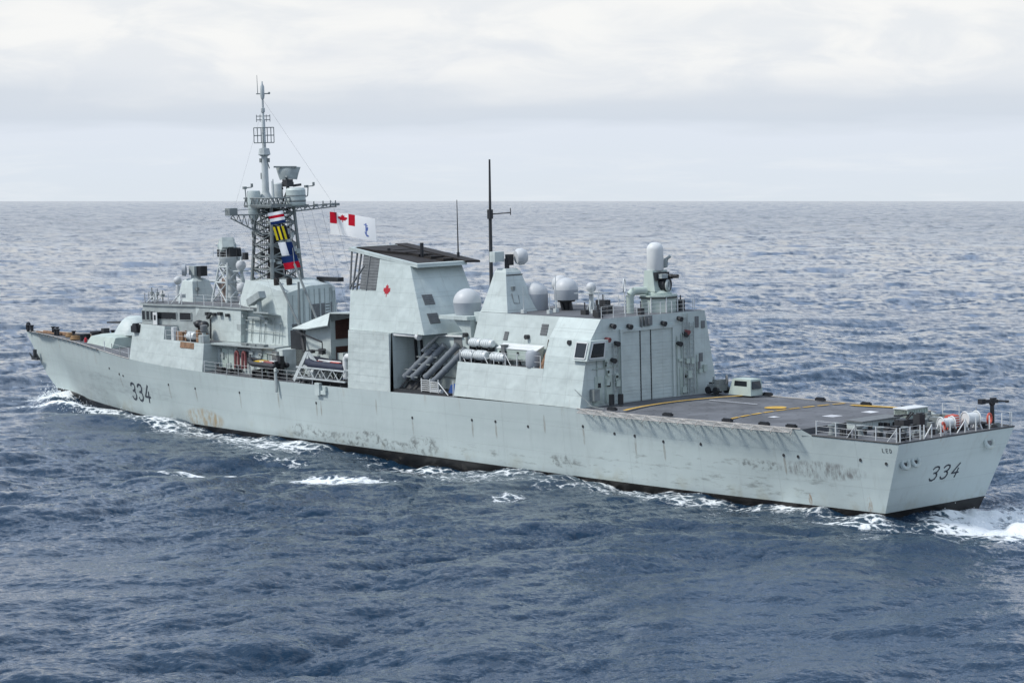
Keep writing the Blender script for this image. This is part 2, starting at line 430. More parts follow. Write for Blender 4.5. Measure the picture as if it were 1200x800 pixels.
def hy(x, z):
    """half breadth of the hull at (x, z)"""
    zp = f_zp(x); zd = f_zd(x); bw = f_bw(x); bd = f_bd(x)
    if z >= zp:
        t = min(1, (z-zp)/(zd-zp))
        k = min(1, max(0, (x-66)/40))
        lin = t
        zk = 0.60                                  # spray knuckle of the fore body
        fl = (t/zk*0.80 if t < zk else 0.80+(t-zk)/(1-zk)*0.20)
        fl = fl*0.75 + (t**1.5)*0.25
        g = lin*(1-k)+fl*k
        y = bw+(bd-bw)*g
    else:
        y = bw*(1-0.055*(zp-z)**1.3*(1+max(0, (x-85)/18)))
    sx = stem_x(z)
    if x > sx-10:                                   # fair into the stem
        e = max(0, (sx-x)/10)
        y = min(y, max(0.02, y*1.0 if e > 1 else (e**0.8)*max(y, 0.3)*1.0)) if e < 1 else y
    return max(y, 0.02)

ship = bpy.data.objects.new('warship', None); scene.collection.objects.link(ship)
ship.empty_display_size = 3; ship.location = (62, 0, 0); ship.rotation_euler = (HEEL, 0, 0); ORG['warship'] = Vector((62, 0, 0))
tag(ship, 'pale grey naval frigate marked 334 on bow and stern, under way with a small wake', 'warship')

xs = [0, .5, 1, 1.6, 2.2, 3, 4, 5.5, 7.3, 7.8, 8.3] + list(np.arange(10, 84, 2.5)) + list(np.arange(84, 134, 1.25)) + [133.6, 134.1]
NZ = 14
def station(x, sgn):
    zp, zd = f_zp(x), f_zd(x)
    lv = [-3.0, -1.6, -0.5, 0.5, zp] + [zp+(zd-zp)*i/9 for i in range(1, 10)]
    out = []
    for z in lv:
        zz = z
        xx = x
        if x < 3.2:                                 # raked transom
            tx = max(0, (6.57-z)*2.0/5.05)
            xx = tx + (x/3.2)*(3.2-tx) if tx < 3.2 else 3.2
        if x > stem_x(z): xx = stem_x(z)
        out.append((xx, sgn*hy(xx, zz) if xx < stem_x(z)-1e-3 else sgn*0.02, zz))
    return out
hb = MB()
ids = {}
for sg in (1, -1):
    for i, x in enumerate(xs): ids[sg, i] = [hb.pt(p) for p in station(x, sg)]
for sg in (1, -1):
    for i in range(len(xs)-1):
        for k in range(NZ-1):
            hb.mi = 1 if k < 4 else 0
            a, b = ids[sg, i], ids[sg, i+1]
            q = (a[k], b[k], b[k+1], a[k+1]); hb.face(q if sg == 1 else q[::-1])
for k in range(NZ-1):
    hb.mi = 1 if k < 4 else 0
    a, b = ids[1, 0], ids[-1, 0]; hb.face((a[k], a[k+1], b[k+1], b[k]))
    a, b = ids[1, len(xs)-1], ids[-1, len(xs)-1]; hb.face((a[k], a[k+1], b[k+1], b[k]))
hb.mi = 1
hb.face([ids[1, i][0] for i in range(len(xs))] + [ids[-1, i][0] for i in range(len(xs)-1, -1, -1)])
hull = hb.build('hull', [M['hull'], M['boot']], ship, smooth=0.5)

def deck_sheet(x0, x1, off=0.0, inset=0.03, zf=None, step=2.0, y0=None):
    m = MB(); n = max(2, int((x1-x0)/step)+1); rows = []
    for i in range(n):
        x = x0+(x1-x0)*i/(n-1); z = (zf if zf is not None else f_zd(x)) - 0.02 + off; b = max(0.01, f_bd(x)-inset)
        rows.append([m.pt((x, b, z)), m.pt((x, b*0.5, z+0.05)), m.pt((x, 0, z+0.07)), m.pt((x, -b*0.5, z+0.05)), m.pt((x, -b, z))])
    for a, b in zip(rows, rows[1:]):
        for k in range(4): m.face((a[k], b[k], b[k+1], a[k+1]))
    return m
fdk = deck_sheet(8.3, 32.0); fdk.loft([[(8.3, s*7.0, 6.6), (8.3, s*7.0, 7.0)] for s in (1, -1)], cap=False, closed=False)
flight_deck = fdk.build('flight_deck', M['deck'], ship)
deck_sheet(0.05, 8.3, zf=6.6).build('quarterdeck', M['deck'], ship)
deck_sheet(46, 100).build('side_deck', M['deck'], ship)
deck_sheet(99.5, 134.0).build('foredeck', M['deck'], ship)
# gunwale angle round the edge
for name, x0, x1, mt_, r, sides in [(n_, a_, b_, c_, d_, e_) for n_, a_, b_, c_, d_ in (('gunwale', 0.0, 7.3, M['dark'], 0.06), ('gunwale', 8.3, 31.0, M['net'], 0.05), ('gunwale', 100, 134, M['net'], 0.05)) for e_ in (1, -1)]:
    g = MB()
    for s in (sides,):
        n = int((x1-x0)/1.5)+2; P = [(x0+(x1-x0)*i/(n-1)) for i in range(n)]
        g.path([(x, s*(f_bd(x)), f_zd(x)+0.02) for x in P], r, 6)
    if x0 == 0.0 and sides == 1: g.tube((0, 6.24, 6.6), (0, -6.24, 6.6), r, r, 6)
    g.build(name, mt_, ship)

# ---- markings of the flight deck: sheets 4 mm and more above the coating
def strip(pts, wdt, z):
    m = MB()
    for a, b in zip(pts, pts[1:]):
        a = Vector((a[0], a[1], 0)); b = Vector((b[0], b[1], 0)); d = (b-a).normalized(); s = Vector((-d.y, d.x, 0))*wdt/2
        m.poly([(a+s)+Vector((0, 0, z)), (b+s)+Vector((0, 0, z)), (b-s)+Vector((0, 0, z)), (a-s)+Vector((0, 0, z))])
    return m
def fz(x): return 7.065
arc = []
for i in range(25):
    y = 7.0-13.6*i/24; arc.append((27.9-0.030*(y-0.4)**2, y))
strip(arc, 0.35, fz(0)).build('painted_arc', M['yellow'], flight_deck)
for i in range(9):
    y0 = 5.9-i*1.45; f = lambda y: 16.4+1.55*(1-((y-5.9)/-13.5))*(-(y-5.9)/13.5)*2.3
    strip([(f(y0), y0), (f(y0-1.15), y0-1.15)], 0.32, fz(0)).build('painted_dash', M['yellow'], flight_deck)
strip([(15.4, -6.2), (11.4, -7.1)], 0.55, fz(0)).build('painted_edge_bar', M['yellow'], flight_deck)
ci = MB(); ci.poly([(18.75+0.85*math.cos(a*math.pi/16), -1.4+0.85*math.sin(a*math.pi/16), fz(0)+0.004) for a in range(32)])
ci.build('painted_spot', M['yellow'], flight_deck)
strip([(26.6, -2.1), (21.4, -2.15)], 0.16, fz(0)+.002).build('painted_line', M['markwhite'], flight_deck)
for x, y, a, b in ((14.6, 3.1, .7, .7), (11.7, 0.0, 1.1, 1.1), (11.2, -3.6, 1.0, 1.0)):
    strip([(x-a/2, y), (x+a/2, y)], b, fz(0)+.003).build('painted_patch', M['markwhite'], flight_deck)
for k, (x, s) in enumerate([(27.5, 1), (21.5, 1), (15.5, 1), (12.0, 1), (9.5, 1), (25.3, -1), (19.5, -1), (14.6, -1), (10.5, -1)]):
    lm = MB(); y = s*(f_bd(x)-0.45); lm.cbox((x, y, 7.12), (0.9, 0.3, 0.18)); lm.cbox((x, y, 7.24), (0.7, 0.22, 0.08))
    lm.build('deck_edge_light', M['gun'], flight_deck, (x, y, 7.0))
# ---- lowered safety nets along the flight deck and the bow
def net_panel(x0, x1, s, out, drop, parent):
    m = MB()
    A = [(x0, s*(f_bd(x0)+.02), f_zd(x0)+.02), (x1, s*(f_bd(x1)+.02), f_zd(x1)+.02)]
    B = [(x0-.45, s*(f_bd(x0)+out), f_zd(x0)+drop), (x1-.45, s*(f_bd(x1)+out), f_zd(x1)+drop)]
    m.path([A[0], B[0], B[1], A[1]], .035, 5)
    Av, Bv = [Vector(p) for p in A], [Vector(p) for p in B]
    for k in range(1, 6):
        t = k/6; m.tube(Av[0].lerp(Bv[0], t), Av[1].lerp(Bv[1], t), .016, n=4)
    for k in range(1, 8):
        t = k/8; m.tube(Av[0].lerp(Av[1], t), Bv[0].lerp(Bv[1], t), .016, n=4)
    m.bar(Av[0]+Vector((0, 0, -.05)), Bv[0].lerp(Av[0], .3)+Vector((0, 0, -.25)), .06)
    m.bar(Av[1], Bv[0], .06)
    return m.build('safety_net', M['net'], parent)
for s in (1, -1):
    x = 9.0
    while x < 29.5: net_panel(x, x+1.72, s, .85, -.16, flight_deck); x += 1.8
    x = 109.0
    while x < 131: net_panel(x, x+1.5, s, .38, .10, ship); x += 1.7

# ---- numbers and marks
DIG = {'3': [[(.02,.84),(.13,.96),(.32,1.0),(.52,.95),(.60,.80),(.54,.63),(.36,.54),(.22,.53)],[(.36,.54),(.55,.46),(.62,.28),(.54,.09),(.32,0),(.11,.04),(0,.17)]],
       '4': [[(.46,1.0),(.0,.32),(.66,.32)],[(.50,.62),(.44,.0)]],
       'L': [[(0,1),(0,0),(.5,0)]], 'E': [[(.5,1),(0,1),(0,0),(.5,0)],[(0,.52),(.42,.52)]], 'D': [[(0,0),(0,1),(.35,.95),(.52,.7),(.52,.3),(.35,.05),(0,0)]]}
def writing(txt, name, org, U, V, surf, hgt, adv, wdt, mt_, parent, slant=0.0):
    """letters of flat strips laid on a surface: surf(p) moves a point out to the plating"""
    org, U, V = Vector(org), Vector(U), Vector(V)
    for i, ch in enumerate(txt):
        m = MB()
        for line in DIG[ch]:
            P = [(px+slant*py+i*adv/hgt, py) for px, py in line]
            for (a, b) in zip(P, P[1:]):
                A = org+(U*a[0]+V*a[1])*hgt; B = org+(U*b[0]+V*b[1])*hgt
                d = (B-A).normalized(); n_ = U.cross(V).normalized(); sd = d.cross(n_)*wdt/2
                A = A-d*wdt*.3; B = B+d*wdt*.3
                q = [surf(A+sd), surf(B+sd), surf(B-sd), surf(A-sd)]
                m.loft([[p-n_*.03 for p in q], [p+n_*.012 for p in q]])
        m.build(name, mt_, parent)
def on_side(p): return Vector((p.x, hy(p.x, p.z)+.012, p.z))
writing('334', 'hull_number', (101.7, 6.3, 2.72), (-1, 0, 0), (-.30, 0, 1), on_side, 1.75, 1.72, .21, M['marker'], hull)
def on_transom(p): return Vector(((6.57-p.z)*2.0/5.05-.012, p.y, p.z))
writing('334', 'stern_number', (1.2, 1.75, 3.42), (0, -1, 0), (.33, -.18, .92), on_transom, 1.08, 1.16, .12, M['marker'], hull)
writing('LED', 'draught_mark', (1.45, 6, 5.9), (-1, 0, 0), (0, 0, 1), on_side, .26, .30, .035, M['louvre'], hull)
for y, z, r in ((5.0, 5.05, .42), (3.95, 5.12, .42), (-3.75, 5.72, .52)):      # fairleads in the transom
    m = MB(); x = (6.57-z)*2.0/5.05; m.torus((x-.06, y, z), r*.82, .15, (-1, 0, .39), 24, 8)
    fl = m.build('fairlead', M['hull'], hull, (x, y, z))
    m = MB(); m.lathe([(0, -.03), (r*.7, -.03), (r*.7, .02), (0, .02)], (x-.03, y, z), (-1, 0, .39), 20)
    m.build('fairlead_mouth', M['louvre'] if y < 0 else M['dark'], fl, (x, y, z))
for x, z in ((106.3, 5.6), (103.6, 5.2), (102.6, 5.1), (92.0, 4.95), (86.6, 4.95), (78.5, 5.1), (41.0, 5.2), (37.0, 5.1), (44, 5.1), (30.5, 5.6), (27.0, 5.3), (24.8, 5.3), (21.8, 5.1), (18, 5.2), (10.2, 5.0), (8.9, 5.0), (3.4, 5.2), (1.3, 5.1), (66, 5.0), (52, 4.7)):
    y = hy(x, z); m = MB(); m.lathe([(0, -.02), (.12, -.02), (.12, .025), (0, .025)], (x, y, z), (0, 1, 0), 12)
    m.build('scupper', M['dark'], hull, (x, y, z))
m = MB(); m.lathe([(.2, 0), (.32, .02), (.36, .12), (.3, .2), (0, .2)], (131.3, .55, 5.2), (0.5, 1, -.2), 16)
m.box(130.3, 131.6, .45, .85, 4.75, 5.0); m.box(131.0, 131.3, .45, .8, 4.9, 5.9); m.tube((130.3, .65, 4.9), (130.1, .95, 5.5), .16, .05)
m.tube((131.6, .65, 4.9), (131.9, .9, 5.5), .16, .05)
m.build('anchor', M['anchor'], ship)
# lower fender strake / discharge bracket amidships
m = MB(); m.box(65.0, 65.7, 8.0, 8.35, 5.75, 6.85); m.box(64.2, 65.0, 8.0, 8.25, 5.85, 6.2); m.box(64.1, 64.3, 8.0, 8.3, 6.2, 6.6)
m.build('boom_bracket', M['paint'], ship)

# ------------------------------------------------------------------ railings
def railing(pts, h=1.0, parent=None, gap=1.5, r=.035, mt_=None, wires=3, brace=False):
    m = MB(); P = [Vector(p) for p in pts]
    for a, b in zip(P, P[1:]):
        n = max(1, int(round((b-a).length/gap)))
        for i in range(n+1):
            p = a.lerp(b, i/n); m.tube(p, p+Vector((0, 0, h)), r, r, 6)
            if brace and i % 2 == 0 and i < n: m.tube(p+Vector((0, 0, h*.9)), a.lerp(b, min(1, (i+.45)/n))+Vector((0, 0, .03)), r*.8, r*.8, 5)
        for k in range(wires):
            z = h*(k+1)/wires-.02
            m.tube(a+Vector((0, 0, z)), b+Vector((0, 0, z)), .011, .011, 4)
    return m.build('railing', mt_ or M['white'], parent or ship)
def edge(x0, x1, s=1, n=6, inn=.12, dz=0.0): return [(x0+(x1-x0)*i/n, s*(f_bd(x0+(x1-x0)*i/n)-inn), f_zd(x0+(x1-x0)*i/n)+dz) for i in range(n+1)]
railing(edge(.3, 7.0, 1, 2), 1.05, gap=1.6, r=.045, brace=True)
railing(edge(.3, 7.0, -1, 2), 1.05, gap=1.6, r=.045)
railing([(.12, 6.0, 6.6), (.12, 3.9, 6.6)], 1.05, gap=1.1, r=.045)
railing([(.12, -5.0, 6.6), (.12, -6.1, 6.6)], 1.05, gap=1.1, r=.045)
railing(edge(66.5, 84.5, 1, 9), 1.05, gap=2.0, r=.045)
railing(edge(62, 84.5, -1, 9), 1.05, gap=2.0)
railing(edge(100.3, 107.0, 1, 3), 1.05, gap=2.0, r=.045, wires=2)
railing(edge(100.3, 107.0, -1, 3), 1.05, gap=2.0, wires=2)

# ------------------------------------------------------------------ forward superstructure
def band(xs_, yb, zb, yt, zt, name, mt_, parent, xf=0.0):
    """full-beam block lofted along x; yb/yt, zb/zt are functions of x; xf rakes the front"""
    m = MB(); rings = []
    for x in xs_:
        xt = x-(xf if x == xs_[-1] else 0)
        rings.append([(x, yb(x), zb(x)), (xt, yt(x), zt(x)), (xt, -yt(x), zt(x)), (x, -yb(x), zb(x))])
    m.loft(rings); return m.build(name, mt_, parent)
XA = [84.8, 88, 92.7, 96.5, 100.0]
band(XA, lambda x: f_bd(x)-.03, lambda x: f_zd(x)-.05, lambda x: f_bd(x)-.33, lambda x: 9.35, 'forward_deckhouse', M['upper'], ship, .25)
fdh = bpy.data.objects['forward_deckhouse']
wing = band([92.7, 96, 99.6], lambda x: f_bd(x)-.332, lambda x: 9.352, lambda x: f_bd(x)-.50, lambda x: 10.62, 'bridge_wing', M['upper'], ship, .35)
m = MB(); m.poly([(92.75, 6.9, 10.63), (99.2, 6.35, 10.63), (99.2, -6.35, 10.63), (92.75, -6.9, 10.63)]); m.build('wing_deck', M['deck'], wing)
m = MB(); m.poly([(84.9, 7.5, 9.36), (92.65, 7.1, 9.36), (92.65, -7.1, 9.36), (84.9, -7.5, 9.36)]); m.build('wing_deck', M['deck'], fdh)
# rust-streaked drip plate below the open platform
m = MB(); m.hexa([(89.2, 7.58, 8.75), (86.6, 7.68, 8.75), (86.6, 7.5, 8.75), (89.2, 7.4, 8.75), (89.2, 7.50, 9.32), (86.6, 7.59, 9.32), (86.6, 7.4, 9.32), (89.2, 7.3, 9.32)])
m.build('vent_grille', M['rust'], fdh)
m = MB(); m.box(98.0, 99.4, 6.3, 6.75, 9.75, 10.55); m.box(98.4, 98.9, 6.5, 6.95, 9.85, 10.65); m.build('navigation_light_box', M['gun'], wing)
# the side light screen stands on the wing side
m = MB(); m.box(98.25, 99.3, 6.62, 6.98, 9.75, 10.4); m.build('side_light', M['gun'], wing)

# bridge: wide front, angled quarters, narrower after part
def plan_loft(name, bot, top, mt_, parent, smooth=.4):
    m = MB(); m.loft([bot, top]); return m.build(name, mt_, parent, smooth=smooth)
def sym(half, z): # half: port side list (x,y) from aft to fore
    return [(x, y, z) for x, y in half] + [(x, -y, z) for x, y in reversed(half)]
bp_ = [(88.0, 5.0), (90.6, 5.0), (95.6, 6.35), (98.3, 6.35), (99.3, 5.2)]
bt_ = [(88.0, 4.85), (90.7, 4.85), (95.5, 6.25), (98.0, 6.25), (98.9, 5.1)]
bridge = plan_loft('bridge', sym(bp_, 9.36), sym(bt_, 12.5), M['fit'], ship)
roof_h = [(80.2, 4.85), (90.6, 4.98), (95.6, 6.42), (98.3, 6.42), (99.3, 5.25)]
m = MB(); m.loft([sym(roof_h, 12.5), sym(roof_h, 12.68)]); m.build('bridge_roof', M['fit'], bridge)
m = MB(); m.poly(sym([(x, y-.1) for x, y in roof_h], 12.69)); m.build('roof_deck', M['deck'], bridge)
def window(parent, A, B, z0, z1, mt_=None, frame=True, nrm=(0, 1, 0), thick=.04, fm=None, name='window'):
    """window between plan points A and B; frame proud of the wall, glass just inside"""
    A, B = Vector((*A, 0)), Vector((*B, 0)); d = (B-A).normalized(); n_ = Vector(nrm)
    m = MB(); g = .07
    q = [A+Vector((0, 0, z0)), B+Vector((0, 0, z0)), B+Vector((0, 0, z1)), A+Vector((0, 0, z1))]
    m.loft([[p-n_*.03 for p in q], [p+n_*.012 for p in q]])
    wd = m.build(name, mt_ or M['glass'], parent)
    if frame:
        m = MB()
        for p, r_ in zip(q, q[1:]+q[:1]): m.bar(p+n_*.02, r_+n_*.02, g, n_)
        m.build(name+'_frame', fm or M['fit'], parent)
    return wd
def onw(t, off=.0):   # along the angled quarter of the bridge
    a = Vector((95.55, 6.3)); b = Vector((90.65, 4.93)); return tuple(a.lerp(b, t))
nq = (-.27, .963, .03)
window(bridge, onw(.04), onw(.55), 11.15, 11.9, nrm=nq); window(bridge, onw(.63), onw(.93), 11.15, 11.9, nrm=nq)
for a, b in ((95.75, 96.5), (96.65, 97.3), (97.45, 98.1)): window(bridge, (a, 6.3), (b, 6.3), 11.0, 11.95)
window(bridge, (98.2, 6.2), (98.95, 5.3), 11.1, 11.95, nrm=(.77, .64, .05))
for k in range(5): window(bridge, (99.05, 4.6-k*2.0), (99.05, 3.1-k*2.0), 11.1, 11.95, nrm=(1, 0, .1))
m = MB(); m.box(95.0, 95.75, 6.45, 6.52, 10.64, 11.85); d_ = m.build('wing_door', M['white'], bridge)
m = MB(); m.box(95.2, 95.55, 6.52, 6.54, 11.1, 11.6); m.build('door_pane', M['glass'], d_)
after = plan_loft('after_bridge_house', sym([(82.6, 4.9), (90.4, 4.98)], 9.37), sym([(82.6, 4.75), (90.4, 4.86)], 12.45), M['upper'], ship)
m = MB()
for x in (88.2, 86.9, 84.6): m.cbox((x, 5.0, 11.9), (.35, .3, .3))
m.tube((87.7, 5.02, 9.5), (87.7, 4.95, 11.4), .06); m.bar((88.0, 5.1, 11.5), (87.2, 5.2, 12.0), .25); m.cbox((85.9, 5.0, 12.0), (.5, .35, .3))
m.scatter('wall_fitting', M['dark'], after)
railing([(98.9, 5.0, 12.7), (97.5, 6.3, 12.7), (95.6, 6.3, 12.7), (90.4, 4.9, 12.7), (81.0, 4.8, 12.7)], 1.0, bridge, 1.6, .045)
railing([(98.9, 5.0, 12.7), (98.9, -5.0, 12.7)], 1.0, bridge, 1.7, .045)
railing([(97.5, -6.3, 12.7), (95.6, -6.3, 12.7), (90.4, -4.9, 12.7), (81.0, -4.8, 12.7)], 1.0, bridge, 1.8, .04)
# compass platform fittings
m = MB(); m.lathe([(.25, 12.7), (.22, 14.2), (.12, 14.3)], (97.2, 2.6, 0), n=12); m.sphere((97.2, 2.6, 14.75), .42); m.build('small_radome', M['radome'], bridge)
for x, y, h, r in ((98.2, 4.4, 1.3, .06), (98.6, 1.0, 2.0, .05), (96.0, -1.5, 2.4, .05), (94.2, 2.2, 2.1, .05), (97.6, 5.4, 1.5, .08), (96.4, 4.9, 1.2, .07)):
    m = MB(); m.tube((x, y, 12.7), (x, y, 12.7+h), r, r*.7); m.cbox((x, y, 12.7+h*.6), (.3, .3, .3)); m.build('mast_light', M['mast'], bridge)
m = MB()
for a, b in (((97.8, 5.9, 12.7), (97.2, 5.2, 13.6)), ((97.2, 5.2, 13.6), (96.4, 5.8, 12.75)), ((96.9, 5.9, 12.8), (97.4, 5.0, 13.3)), ((98.0, 4.9, 12.8), (96.2, 5.3, 13.1)), ((94.6, 5.0, 12.7), (93.8, 4.4, 13.7)), ((93.8, 4.4, 13.7), (93.2, 5.0, 12.7)), ((93.2, 4.8, 13.0), (94.6, 4.5, 13.3))): m.tube(a, b, .07)
m.cbox((93.8, 4.2, 13.4), (.5, .4, .4)); m.scatter('pelorus_frame', M['mastlt'], bridge)
m = MB(); m.lathe([(.45, 12.7), (.45, 13.3), (.35, 13.5), (.35, 14.9), (.3, 15.0)], (92.2, .2, 0), n=14); m.cbox((92.0, .5, 14.2), (.7, .7, .5))
m.build('searchlight_mount', worn('salmon_cover', (.42, .32, .27), .7), bridge)
m = MB(); m.tube((98.5, -2, 14.4), (91.0, -2.5, 14.6), .12); m.build('awning_spar', M['mastlt'], bridge)

# fire-control director on its own pedestal
m = MB(); m.loft([[(97.0, .1, 12.69), (94.0, .1, 12.69), (94.0, 2.9, 12.69), (97.0, 2.9, 12.69)], [(96.5, .5, 14.7), (94.6, .5, 14.7), (94.6, 2.5, 14.7), (96.5, 2.5, 14.7)], [(96.0, .9, 15.0), (95.0, .9, 15.0), (95.0, 2.1, 15.0), (96.0, 2.1, 15.0)]])
dire = m.build('gun_director', M['upper'], ship, smooth=.2)
m = MB(); m.tube((95.5, 1.5, 15.0), (95.5, 1.5, 15.4), .5); m.box(95.0, 96.0, 1.0, 2.0, 15.3, 16.2); m.build('director_head', M['fit'], dire)
m = MB(); m.lathe([(0, .5), (.55, .45), (.6, .1), (.3, 0)], (95.9, 2.3, 15.8), (.6, .75, 0), 18); m.build('director_dish', M['radgrey'], dire)
m = MB(); m.box(94.3, 95.0, .9, 1.7, 15.2, 16.2); m.build('director_camera', M['gun'], dire)
m = MB(); m.box(94.85, 96.1, 2.52, 2.60, 13.1, 14.2); m.build('access_panel', M['fit'], dire)

# lattice pedestal with the forward illuminator
def lattice(name, base, top, zb, zt, ab, at_, rl, rb, levels, mt_, parent, extra=None, n=6):
    m = MB(); bx, by = base; tx, ty = top
    def c(k, t): 
        sx, sy = ((1, 1), (1, -1), (-1, -1), (-1, 1))[k]
        a = ab+(at_-ab)*t; return Vector((bx+(tx-bx)*t+sx*a, by+(ty-by)*t+sy*a, zb+(zt-zb)*t))
    for k in range(4): m.tube(c(k, 0), c(k, 1), rl, rl*.85, n)
    for i in range(len(levels)-1):
        t0, t1 = levels[i], levels[i+1]
        for k in range(4):
            j = (k+1) % 4
            m.tube(c(k, t0), c(j, t1), rb, rb, 5); m.tube(c(j, t0), c(k, t1), rb, rb, 5)
            m.tube(c(k, t1), c(j, t1), rb*1.2, rb*1.2, 5)
    return m.build(name, mt_, parent)
ped = lattice('director_pedestal', (91.3, .2), (91.3, .2), 12.69, 17.0, 1.35, .62, .12, .07, [0, .45, .8, 1], M['mastlt'], ship)
m = MB(); m.lathe([(.5, 12.7), (.42, 15.2), (1.0, 16.6), (1.25, 17.0), (1.25, 17.15), (0, 17.15)], (91.1, .1, 0), n=12); m.build('pedestal_core', M['mastlt'], ped)
m = MB(); m.box(91.6, 92.4, .1, .9, 17.15, 17.9); m.cbox((90.9, .2, 17.6), (1.0, 1.0, .9)); m.tube((90.4, -.5, 17.2), (90.3, -.3, 18.0), .2); m.build('director_yoke', M['dark'], ped)
m = MB(); q = Vector((.55, .66, .5)).normalized()
m.xf = Matrix.Translation((91.4, .3, 18.35)) @ Vector((.80, -.45, -.30)).to_track_quat('X', 'Z').to_matrix().to_4x4()
m.hexa([(-.9, -.55, -.5), (.8, -.8, -.75), (.8, .8, -.75), (-.9, .55, -.5), (-.9, -.55, .5), (.8, -.8, .75), (.8, .8, .75), (-.9, .55, .5)]); m.lathe([(.95, .78), (.9, .98), (.4, 1.0), (0, 1.0)], (0, 0, 0), (1, 0, 0), 20)
m.build('director_antenna', M['upper'], ped)
railing([(90.1, 1.3, 17.15), (92.5, 1.3, 17.15)], .8, ped, 1.2, .03)
m = MB(); m.tube((89.0, .3, 12.69), (89.0, .3, 17.2), .2, .12); m.box(88.5, 89.6, -.2, .9, 15.75, 15.85); m.tube((89.0, .3, 14.6), (90.6, .2, 14.8), .06)
for z in (13.6,): m.tube((89.0, .3, z), (90.2, .3, z), .05)
post = m.build('satcom_post', M['mastlt'], ship)
for z, r in ((16.4, .5), (14.2, .5)):
    m = MB(); m.lathe([(.3, -r), (r, -.2), (r, .1), (r*.7, r*.75), (.01, r)], (88.8, .5, z), n=16); m.build('small_radome', M['radome'], post)
m = MB(); m.box(88.3, 88.8, -.1, .3, 16.9, 17.6); m.tube((89.3, .6, 16.9), (89.3, .6, 18.0), .04); m.build('sensor', M['dark'], post)

# ------------------------------------------------------------------ mast house
mh_b = [(75.7, 4.15, 9.3), (79.0, 4.3, 9.3), (83.4, 4.35, 9.3), (87.6, 2.4, 9.3), (87.6, -2.4, 9.3), (83.4, -4.3, 9.3), (79.2, -4.1, 9.3), (77.3, -2.0, 9.3), (76.2, 1.2, 9.3)]
mh_m = [(76.0, 3.98, 11.8), (79.0, 4.1, 11.8), (83.2, 4.1, 11.8), (87.2, 2.3, 11.8), (87.2, -2.3, 11.8), (83.2, -4.1, 11.8), (79.1, -4.0, 11.8), (77.3, -1.9, 11.8), (76.3, 1.2, 11.8)]
mh_t = [(76.0, 3.85, 14.25), (78.3, 3.95, 14.6), (80.5, 3.85, 15.0), (86.0, 1.9, 15.0), (86.0, -1.9, 15.0), (80.7, -3.85, 15.0), (79.0, -3.75, 14.3), (77.3, -1.8, 14.75), (76.3, 1.2, 14.75)]
m = MB(); m.loft([mh_b, mh_m, mh_t], cap=False)
apex = [(x*.55+81*.45, y*.55, z*.3+15.35*.7) for x, y, z in mh_t]
m.loft([mh_t, apex], cap=False); m.face([m.pt(p) for p in apex]); m.face([m.pt(p) for p in mh_b])
mhouse = m.build('mast_house', M['upper'], ship, smooth=.5)
# corrugation of the uptake casing and its louvres, on the after face
def afterface(t, z):     # t 0..1 from port corner to starboard corner
    P = [(76.0, 3.92), (76.28, 1.2), (77.3, -1.9), (79.0, -3.85)]
    s = t*3; i = min(2, int(s)); a, b = Vector(P[i]), Vector(P[i+1]); p = a.lerp(b, s-i); return Vector((p.x, p.y, z))
m = MB()
for k in range(1, 12):
    t = k/12; m.tube(afterface(t, 9.8)+Vector((-.02, 0, 0)), afterface(t, 14.0 + (.4 if .2 < t < .8 else 0))+Vector((.02, 0, 0)), .07 if k % 3 else .13, n=6)
m.build('casing_rib', M['fit'], mhouse)
def afterpanel(t0, t1, z0, z1, name, mt_, parent, off=.03):
    m = MB(); a, b = afterface(t0, 0), afterface(t1, 0); n_ = Vector((b.y-a.y, -(b.x-a.x), 0)).normalized(); n_ = n_ if n_.x < 0 else -n_
    q = [a+Vector((0, 0, z0)), b+Vector((0, 0, z0)), b+Vector((0, 0, z1)), a+Vector((0, 0, z1))]
    m.loft([[p-n_*.2 for p in q], [p+n_*off for p in q]])
    ns = int((z1-z0)/.25)
    for k in range(ns):
        z = z0+(k+.5)*(z1-z0)/ns; m.bar(a+Vector((0, 0, z))+n_*(off+.02), b+Vector((0, 0, z))+n_*(off+.02), .1, n_, .04)
    return m.build(name, mt_, parent)
afterpanel(.36, .72, 11.6, 13.0, 'louvre', M['louvre'], mhouse, .1); afterpanel(.06, .2, 10.3, 11.3, 'louvre', M['louvre'], mhouse, .08)
afterpanel(.02, .16, 7.9, 9.2, 'louvre', M['soot'], mhouse, .25)
for x, y in ((79.0, 3.0), (77.9, 2.3)):
    m = MB(); m.lathe([(.24, 14.6), (.28, 15.1), (.28, 15.45), (.2, 15.5), (.18, 15.2), (0, 15.2)], (x, y, 0), (0, 0, 1), 14); m.build('exhaust_pipe', M['soot'], mhouse)
m = MB(); m.box(76.9, 80.4, -3.3, -2.6, 14.9, 15.3); m.build('uptake_rail', M['gun'], mhouse)
# decoy launcher on a bracket platform
m = MB(); m.hexa([(79.9, 4.0, 12.0), (77.0, 4.0, 12.0), (77.0, 5.4, 12.35), (79.5, 5.4, 12.35), (79.9, 4.0, 12.12), (77.0, 4.0, 12.12), (77.0, 5.4, 12.5), (79.5, 5.4, 12.5)])
dpl = m.build('launcher_platform', M['fit'], mhouse)
m = MB(); m.tube((79.2, 4.9, 12.4), (79.2, 4.9, 13.5), .28, .22); m.bar((80.6, 5.0, 13.25), (78.5, 5.0, 14.1), .75, thick=.65); m.build('decoy_launcher', M['fit'], dpl)
